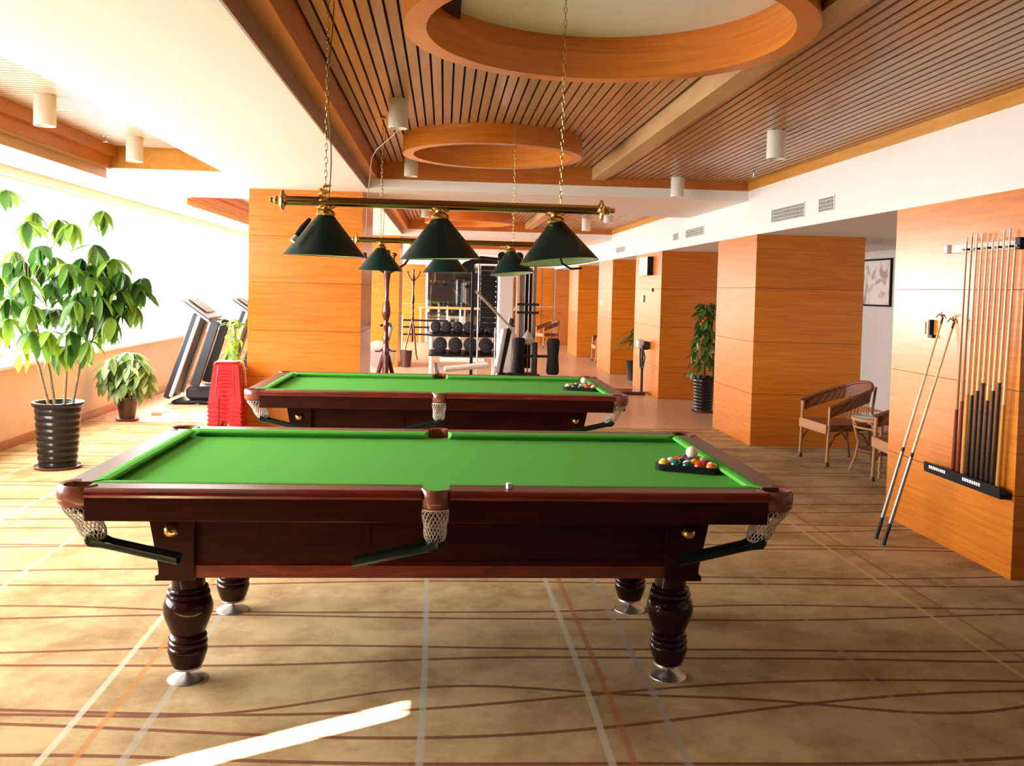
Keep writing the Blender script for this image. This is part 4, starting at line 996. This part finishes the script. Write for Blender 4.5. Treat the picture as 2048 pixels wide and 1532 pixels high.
# ------------------------------------------------------------------ stacked plastic stools
def stool_mesh(mat, nm='stool_body'):
    g = G(); h = .44; n = 1
    a0, a1 = .125, .170    # half width top/bottom
    g.bbox((-a0, -a0, h-.02), (a0, a0, h), .012)
    g.bbox((-a0-.006, -a0-.006, h-.032), (a0+.006, a0+.006, h-.02), .008)
    for sx in (-1, 1):
        for sy in (-1, 1):
            # wide tapering corner panels, nearly closing each side
            for ax in (0, 1):
                def pt(u, z, inn):
                    hw = a0+(a1-a0)*(1-z/h); w_ = hw*(.99 if z > .2 else .62)
                    e_ = hw-(.006 if inn else 0)
                    uu = hw-u*w_
                    return Vector((sx*uu, sy*e_, z)) if ax == 0 else Vector((sx*e_, sy*uu, z))
                zs = (h-.03, .30, .21, .12, 0); V = [pt(u, z, i) for z in zs for i in (0, 1) for u in (0, 1)]
                F = []
                for k in range(4):
                    b = k*4; F += [[b, b+1, b+5, b+4], [b+2, b+6, b+7, b+3], [b, b+4, b+6, b+2], [b+1, b+3, b+7, b+5]]
                F += [[0, 2, 3, 1], [16, 17, 19, 18]]
                g.add(V, F)
    for rot in range(4):
        R = Matrix.Rotation(rot*PI/2, 4, 'Z')
        def sd_(x, z, o): 
            hw = a0+(a1-a0)*(1-z/h); return R @ Vector((x, -(hw+o), z))
        for k in range(7):            # raised arched ribs in the middle of each side
            z = h-.060-k*.034; ww = .058+.004*k
            g.tube([sd_(x*ww, z+.014*(1-x*x), .002) for x in (-1, -.6, -.2, .2, .6, 1)], .0065, 5)
        for s_ in (-1, 1):            # corner ribs and the thick edge around the foot
            g.tube([sd_(s_*(.075+.004*0), h-.04, .001), sd_(s_*.095, .10, .001)], .006, 5)
        g.tube([sd_(-(a1+.002), .012, .003), sd_(-.07, .012, .003)], .008, 5); g.tube([sd_((a1+.002), .012, .003), sd_(.07, .012, .003)], .008, 5)
    return g.mesh(nm, mat)
sm1, sm2 = stool_mesh(MRED), stool_mesh(MREDO)
def stack(x, y, n, sm, dz, word, rz, col):
    for k in range(n):
        o = link('plastic_stool', sm, None, (x, y, k*dz), (0, 0, rz+rnd.uniform(-.012, .012)))
        pos = 'topmost' if k == n-1 else 'bottom' if k == 0 else '%s from the bottom' % ['', 'second', 'third', 'fourth', 'fifth', 'sixth', 'seventh', 'eighth', 'ninth'][k]
        tag(o, '%s plastic stool in the %s stack beside the left pillar, %s' % (col, word, pos), 'stool', '%s stack of plastic stools' % word)
stack(-2.29, 9.95, 9, sm1, .046, 'front', .06, 'red')
stack(-2.36, 10.35, 8, sm2, .046, 'rear', -.05, 'orange-red')

# ------------------------------------------------------------------ treadmills (folded)
def make_treadmill():
    t = thing('treadmill', '', 'treadmill', (0, 0, 0), group='folded treadmills by the window')
    G().bbox((-.30, -.26, .0), (.36, .26, .05), .02).build('base_frame', MBLK, t)
    G().bbox((-.12, -.24, .05), (.34, .24, .24), .05).build('motor_cover', MDKGREY, t)
    # folded deck: tall slab leaning right
    def slabm(x0, z0, x1, z1, th, w):
        d = Vector((x1-x0, 0, z1-z0)); ln = d.length; M = Mat((x0, 0, z0), 0, math.atan2(d.x, d.z), 0)
        return G().bbox((-th/2, -w, 0), (th/2, w, ln), .012, M)
    slabm(-.36, .08, .02, 1.22, .085, .27).build('deck', MDKGREY, t)
    slabm(-.315, .12, .04, 1.18, .02, .235).build('running_belt', MRUB, t)
    for s in (-1, 1):
        g = G(); M = Mat((-.30, s*.275, .10), 0, math.atan2(.38, 1.14), 0); g.bbox((-.02, -.02, 0), (.025, .02, 1.18), .008, M); g.build('side_rail', MSILV, t)
        M = Mat((.02, s*.30, .25), 0, math.atan2(.26, .85), 0)
        G().bbox((-.06, -.025, 0), (.06, .025, .92), .012, M).build('upright', MDKGREY, t)
        G().tube([(.30, s*.28, 1.06), (.42, s*.30, 1.10), (.50, s*.28, 1.06), (.52, s*.1, 1.05)], .018, 8).build('handle', MDKGREY, t)
    M = Mat((.06, 0, 1.28), 0, .62, 0)
    G().bbox((-.26, -.34, -.015), (.20, .34, .012), .01, M).build('console', MGREYM, t)
    G().bbox((-.20, -.25, .02), (.10, .25, .028), .004, M).build('display', MBLK, t)
    G().bbox((-.26, -.34, -.06), (.22, .34, -.025), .01, M).build('console_back', MGREYM, t)
    return t
tm = make_treadmill(); tm.location = (-3.32, 12.75, 0); tm['label'] = 'folded dark treadmill nearest the window plants'
t2_ = copy_tree(tm); t2_.location = (-3.02, 14.3, 0); t2_['label'] = 'second folded treadmill, behind the first and left of the pillar'
t = thing('extension_socket', 'small beige socket block with a thin cord on the floor beside the bushy plant', 'socket block', (-3.50, 11.5, -.004))
G().bbox((-.06, -.04, 0), (.06, .04, .045), .01).build('socket_body', MBEIGEB, t)
G().tube([(.05, .02, .03), (.1, .2, .009), (0, .5, .009), (.2, .8, .009), (.25, .97, .014)], .006, 6).build('cord', MBEIGEB, t)
# ------------------------------------------------------------------ coat stands
def make_coat_stand():
    t = thing('coat_stand', '', 'coat stand', (0, 0, 0), group='turned wooden coat stands')
    prof = [(.0, 2.06), (.018, 2.05), (.026, 2.02), (.012, 1.98), (.020, 1.96), (.018, 1.92), (.035, 1.88), (.038, 1.84), (.030, 1.78), (.022, 1.70), (.018, 1.6), (.018, 1.5), (.026, 1.46), (.034, 1.40), (.034, 1.33), (.022, 1.28), (.018, 1.25), (.030, 1.22), (.020, 1.19), (.018, 1.1), (.030, 1.06), (.020, 1.02), (.026, .98), (.030, .92), (.026, .72), (.022, .60), (.022, .42), (0, .40)]
    G().lathe(prof, 16).build('column', MREDW, t)
    for k in range(4):
        a = k*PI/2+.35; c, s = math.cos(a), math.sin(a)
        G().tube([(.02*c, .02*s, 1.80), (.08*c, .08*s, 1.84), (.15*c, .15*s, 1.90), (.19*c, .19*s, 1.98)], [.014, .013, .012, .010], 8).sphere((.195*c, .195*s, 1.995), .022, 10, 6).build('hook', MREDW, t)
        G().tube([(.02*c, .02*s, .95), (.05*c, .05*s, .92), (.09*c, .09*s, .92)], .008, 6).build('lower_peg', MREDW, t)
    for k in range(3):
        a = k*2*PI/3+.6; c, s = math.cos(a), math.sin(a)
        G().tube([(.02*c, .02*s, .88), (.06*c, .06*s, .70), (.12*c, .12*s, .42), (.18*c, .18*s, .12), (.24*c, .24*s, .02)], [.018, .017, .016, .016, .014], 8).build('leg', MREDW, t)
    return t
cs = make_coat_stand(); cs.scale = (1.35, 1.35, 1); cs.location = (-.64, 10.3, 0); cs['label'] = 'dark turned coat stand behind the left shade of the far lamp'
c_2 = copy_tree(cs); c_2.location = (-.70, 20.9, 0); c_2.scale = (1, 1, 1); c_2.rotation_euler[2] = .5; c_2['label'] = 'distant slender coat stand right of the bright orange pillar'
t = thing('waste_bin', 'small dark bin at the foot of the distant coat stand', 'bin', (-.76, 19.0, 0))
G().lathe([(0, 0), (.10, 0), (.13, .34), (.125, .34), (.098, .01), (0, .01)], 18).build('body', MPOTB, t)
# ------------------------------------------------------------------ gym equipment
# upright bike body (white round cowl) beside the first coat stand
t = thing('exercise_bike', 'white exercise bike with a round cowl behind the coat stand', 'exercise bike', (-.86, 13.0, 0))
G().lathe([(0, -.05), (.20, -.05), (.24, -.03), (.24, .03), (.20, .05), (0, .05)], 28, (-.05, 0, .64), Matrix.Rotation(PI/2, 4, 'X')).build('flywheel_cowl', MLWH, t)
G().lathe([(0, -.01), (.14, -.01), (.15, 0), (.14, .01), (0, .01)], 24, (-.05, -.055, .64), Matrix.Rotation(PI/2, 4, 'X')).build('crank_disc', MSILV, t)
G().tube([(.0, 0, .55), (.09, 0, .95), (.12, 0, 1.08)], [.04, .035, .03], 10).build('handlebar_post', MSILV, t)
G().tube([(-.02, -.2, 1.10), (.10, -.2, 1.12), (.12, 0, 1.08), (.10, .2, 1.12), (-.02, .2, 1.10)], .014, 8).build('handlebar', MBLK, t)
G().tube([(-.20, 0, .4), (-.24, 0, .78)], .03, 8).build('seat_post', MLWH, t)
G().sphere((-.25, 0, .80), .11, 12, 8, (1, .8, .35)).build('saddle', MBLK, t)
G().tube([(-.35, -.2, .03), (-.35, .2, .03)], .03, 8).tube([(.28, -.2, .03), (.28, .2, .03)], .03, 8).tube([(-.35, 0, .03), (.28, 0, .03)], .03, 8).tube([(-.05, 0, .05), (-.05, 0, .45)], .05, 8).build('base', MLWH, t)
# dumbbell rack
t = thing('dumbbell_rack', 'two tier rack holding rows of dumbbells in front of the mirror', 'rack', (.35, 16.2, 0))
for s in (-1, 1):
    G().tube([(s*.56, .25, 0), (s*.56, .1, .55), (s*.56, .12, 1.0)], .035, 8).tube([(s*.56, -.25, .03), (s*.56, .3, .03)], .035, 6).build('side_frame', MLWH, t)
for z, y in ((.86, .05), (.52, -.08)):
    M = Mat((0, y, z), .25, 0, 0); G().bbox((-.60, -.16, -.03), (.60, .16, .0), .008, M).build('shelf', MBLK, t)
G().bbox((-.40, -.30, .36), (.40, -.02, .44), .02).build('tray', MLWH, t)
def dumbbell(R):
    g = G()
    g.lathe([(0, .17), (R*.8, .17), (R, .155), (R, .09), (R*.85, .075), (0, .075)], 18, (0, 0, 0), Matrix.Rotation(PI/2, 4, 'X'))
    return g.mesh('weight', MRUB)
d1, d2 = dumbbell(.095), dumbbell(.125)
for row, (z, y, me, R, n, sp) in enumerate(((.985, .05, d1, .095, 6, .195), (.675, -.08, d2, .125, 4, .27))):
    for k in range(n):
        x = (k-(n-1)/2)*sp
        tt = thing('dumbbell', 'black round dumbbell on the %s tier of the rack, number %s from the left' % (('upper', 'lower')[row], ['one', 'two', 'three', 'four', 'five', 'six'][k]), 'dumbbell', (.35+x, 16.2+y, z-.02), group='dumbbells on the rack')
        link('weight', me, tt); link('weight', me, tt, None, (0, 0, PI)); G().tube([(0, -.075, 0), (0, .075, 0)], .016, 8).build('handle', MSTEEL, tt)
        G().lathe([(0, -.176), (.022, -.176), (.026, -.168)], 10, (0, 0, 0), Matrix.Rotation(-PI/2, 4, 'X')).lathe([(0, .176), (.026, .176), (.028, .168)], 10, (0, 0, 0), Matrix.Rotation(PI/2, 4, 'X')).build('end_cap', MSTEEL, tt)
# adjustable bench in front of the rack
t = thing('weight_bench', 'grey steel adjustable weight bench in front of the dumbbell rack', 'weight bench', (.32, 12.6, 0))
G().tube([(-.70, .1, .04), (.30, 0, .34)], .04, 8).build('main_beam', MGREYM, t)
G().tube([(-.30, -.02, 0), (-.42, -.02, .62)], .035, 8).tube([(-.30, -.02, .03), (.40, -.02, .03)], .03, 8).build('front_frame', MGREYM, t)
G().tube([(.38, 0, 0), (.48, 0, .55), (.62, 0, 1.25)], .04, 8).build('upright', MDKGREY, t)
M = Mat((.42, -.06, .50), 0, .16, 0); G().bbox((-.04, -.14, 0), (.03, .14, .62), .02, M).build('back_pad', MSILV, t)
M = Mat((-.30, -.05, .50), 0, -.12, 0); G().bbox((0, -.16, 0), (.62, .16, .06), .02, M).build('seat_pad', MLWH, t)
G().tube([(.45, 0, .3), (.75, 0, 0)], .02, 8).tube([(.45, 0, .5), (.95, .1, .35)], .02, 8).build('brace', MBLK, t)
G().tube([(.10, -.3, 1.62), (.60, -.3, 1.12), (.66, -.3, 1.0)], .018, 8).build('bar_lever', MSTEEL, t)
G().lathe([(0, -.06), (.13, -.06), (.14, -.03), (.14, .03), (.13, .06), (0, .06)], 20, (.62, 0, .36), Matrix.Rotation(PI/2, 4, 'X')).build('weight_plate', MRUB, t)
# multi gym
t = thing('multi_gym', 'tall multi gym with a white weight cover and grey twin posts', 'exercise machine', (1.02, 13.3, 0))
G().bbox((-.23, -.1, .0), (-.02, .25, 1.95), .01).build('weight_cover', MPAPER, t)
B((-.10, -.105, .25), (-.02, -.1, .27)).build('logo_bar', MBLK, t)
for x in (.08, .27): G().bbox((x, -.03, 0), (x+.05, .05, 2.06), .006).build('post', MGREYM, t)
for x in (.155, .215): G().tube([(x, 0, .1), (x, 0, 2.0)], .010, 8).build('guide_rod', MSTEEL, t)
G().bbox((.14, .02, .5), (.26, .06, 1.95), .004).build('weight_stack', MBLK, t)
for z in (1.30, 1.42): G().bbox((.04, -.07, z), (.36, -.03, z+.035), .006).build('cross_bracket', MDKGREY, t)
G().bbox((-.25, -.08, 2.02), (.36, .08, 2.10), .01).build('top_beam', MBLK, t)
for x in (-.2, .05, .3): G().lathe([(0, -.02), (.06, -.02), (.05, 0), (.06, .02), (0, .02)], 16, (x, -.1, 2.13), Matrix.Rotation(PI/2, 4, 'X')).build('pulley', MBLK, t)
G().tube([(-.75, -.1, 2.0), (-.5, -.1, 2.1), (-.2, 0, 2.08)], .022, 8).tube([(-.75, -.1, 2.0), (-.80, -.1, 1.9)], .02, 8).build('lat_bar', MBLK, t)
G().lathe([(0, 0), (.12, 0), (.13, .02), (.0, .22)], 20, (.20, -.1, .86)).build('seat_back', MSILV, t)
for x in (-.0, .50):
    G().lathe([(0, -.26), (.075, -.26), (.095, -.22), (.080, 0), (.095, .22), (.075, .26), (0, .26)], 18, (x+.06, -.25, .70)).build('foam_pad', MRUB, t)
G().tube([(.06, -.25, .70), (.56, -.25, .70)], .02, 8).tube([(.30, -.25, .0), (.30, -.25, .9)], .035, 8).build('pad_frame', MDKGREY, t)
G().bbox((.0, -.55, .40), (.36, -.1, .46), .02).build('seat', MBLK, t)
G().bbox((-.2, -.6, 0), (.4, .3, .04), .01).build('base', MDKGREY, t)
# second station behind: dark machine with weight plates
t = thing('cable_station', 'dark cable station with weight plates left of the white weight cover', 'exercise machine', (.72, 15.0, 0))
for x in (-.28, .16): G().bbox((x, -.03, 0), (x+.05, .03, 2.12), .006).build('post', MBLK, t)
G().bbox((-.30, -.05, 2.06), (.24, .05, 2.14), .01).build('top_beam', MBLK, t)
for k in range(12): G().bbox((-.13, -.08, 1.02+.085*k), (.13, .08, 1.02+.085*k+.07), .006).build('weight_block', MBLK, t)
for x in (-.16, .13): G().tube([(x, 0, .1), (x, 0, 2.05)], .012, 8).build('guide_rod', MSTEEL, t)
G().tube([(-.5, -.1, 1.95), (-.3, -.1, 2.05), (.0, 0, 2.12), (.3, -.1, 2.05), (.55, -.1, 1.95)], .018, 8).build('pull_bar', MBLK, t)
for z, s in ((2.0, -.34), (1.75, .30)): G().lathe([(0, -.03), (.09, -.03), (.1, 0), (.09, .03), (0, .03)], 18, (s, -.08, z), Matrix.Rotation(PI/2, 4, 'X')).build('pulley', MBLK, t)
G().bbox((-.3, -.4, 0), (.22, .3, .04), .01).build('base', MBLK, t)
# barbell stand at the window end
t = thing('barbell_stand', 'low stand with horizontal bars between the two coat stands', 'rack', (-.25, 21.5, 0))
for x in (-.75, .35): G().bbox((x, -.03, 0), (x+.06, .03, 1.0), .006).build('post', MLWH, t)
for z in (.55, .72, .88): G().tube([(-.85, 0, z), (.5, 0, z)], .022, 8).build('bar', MDKGREY, t)
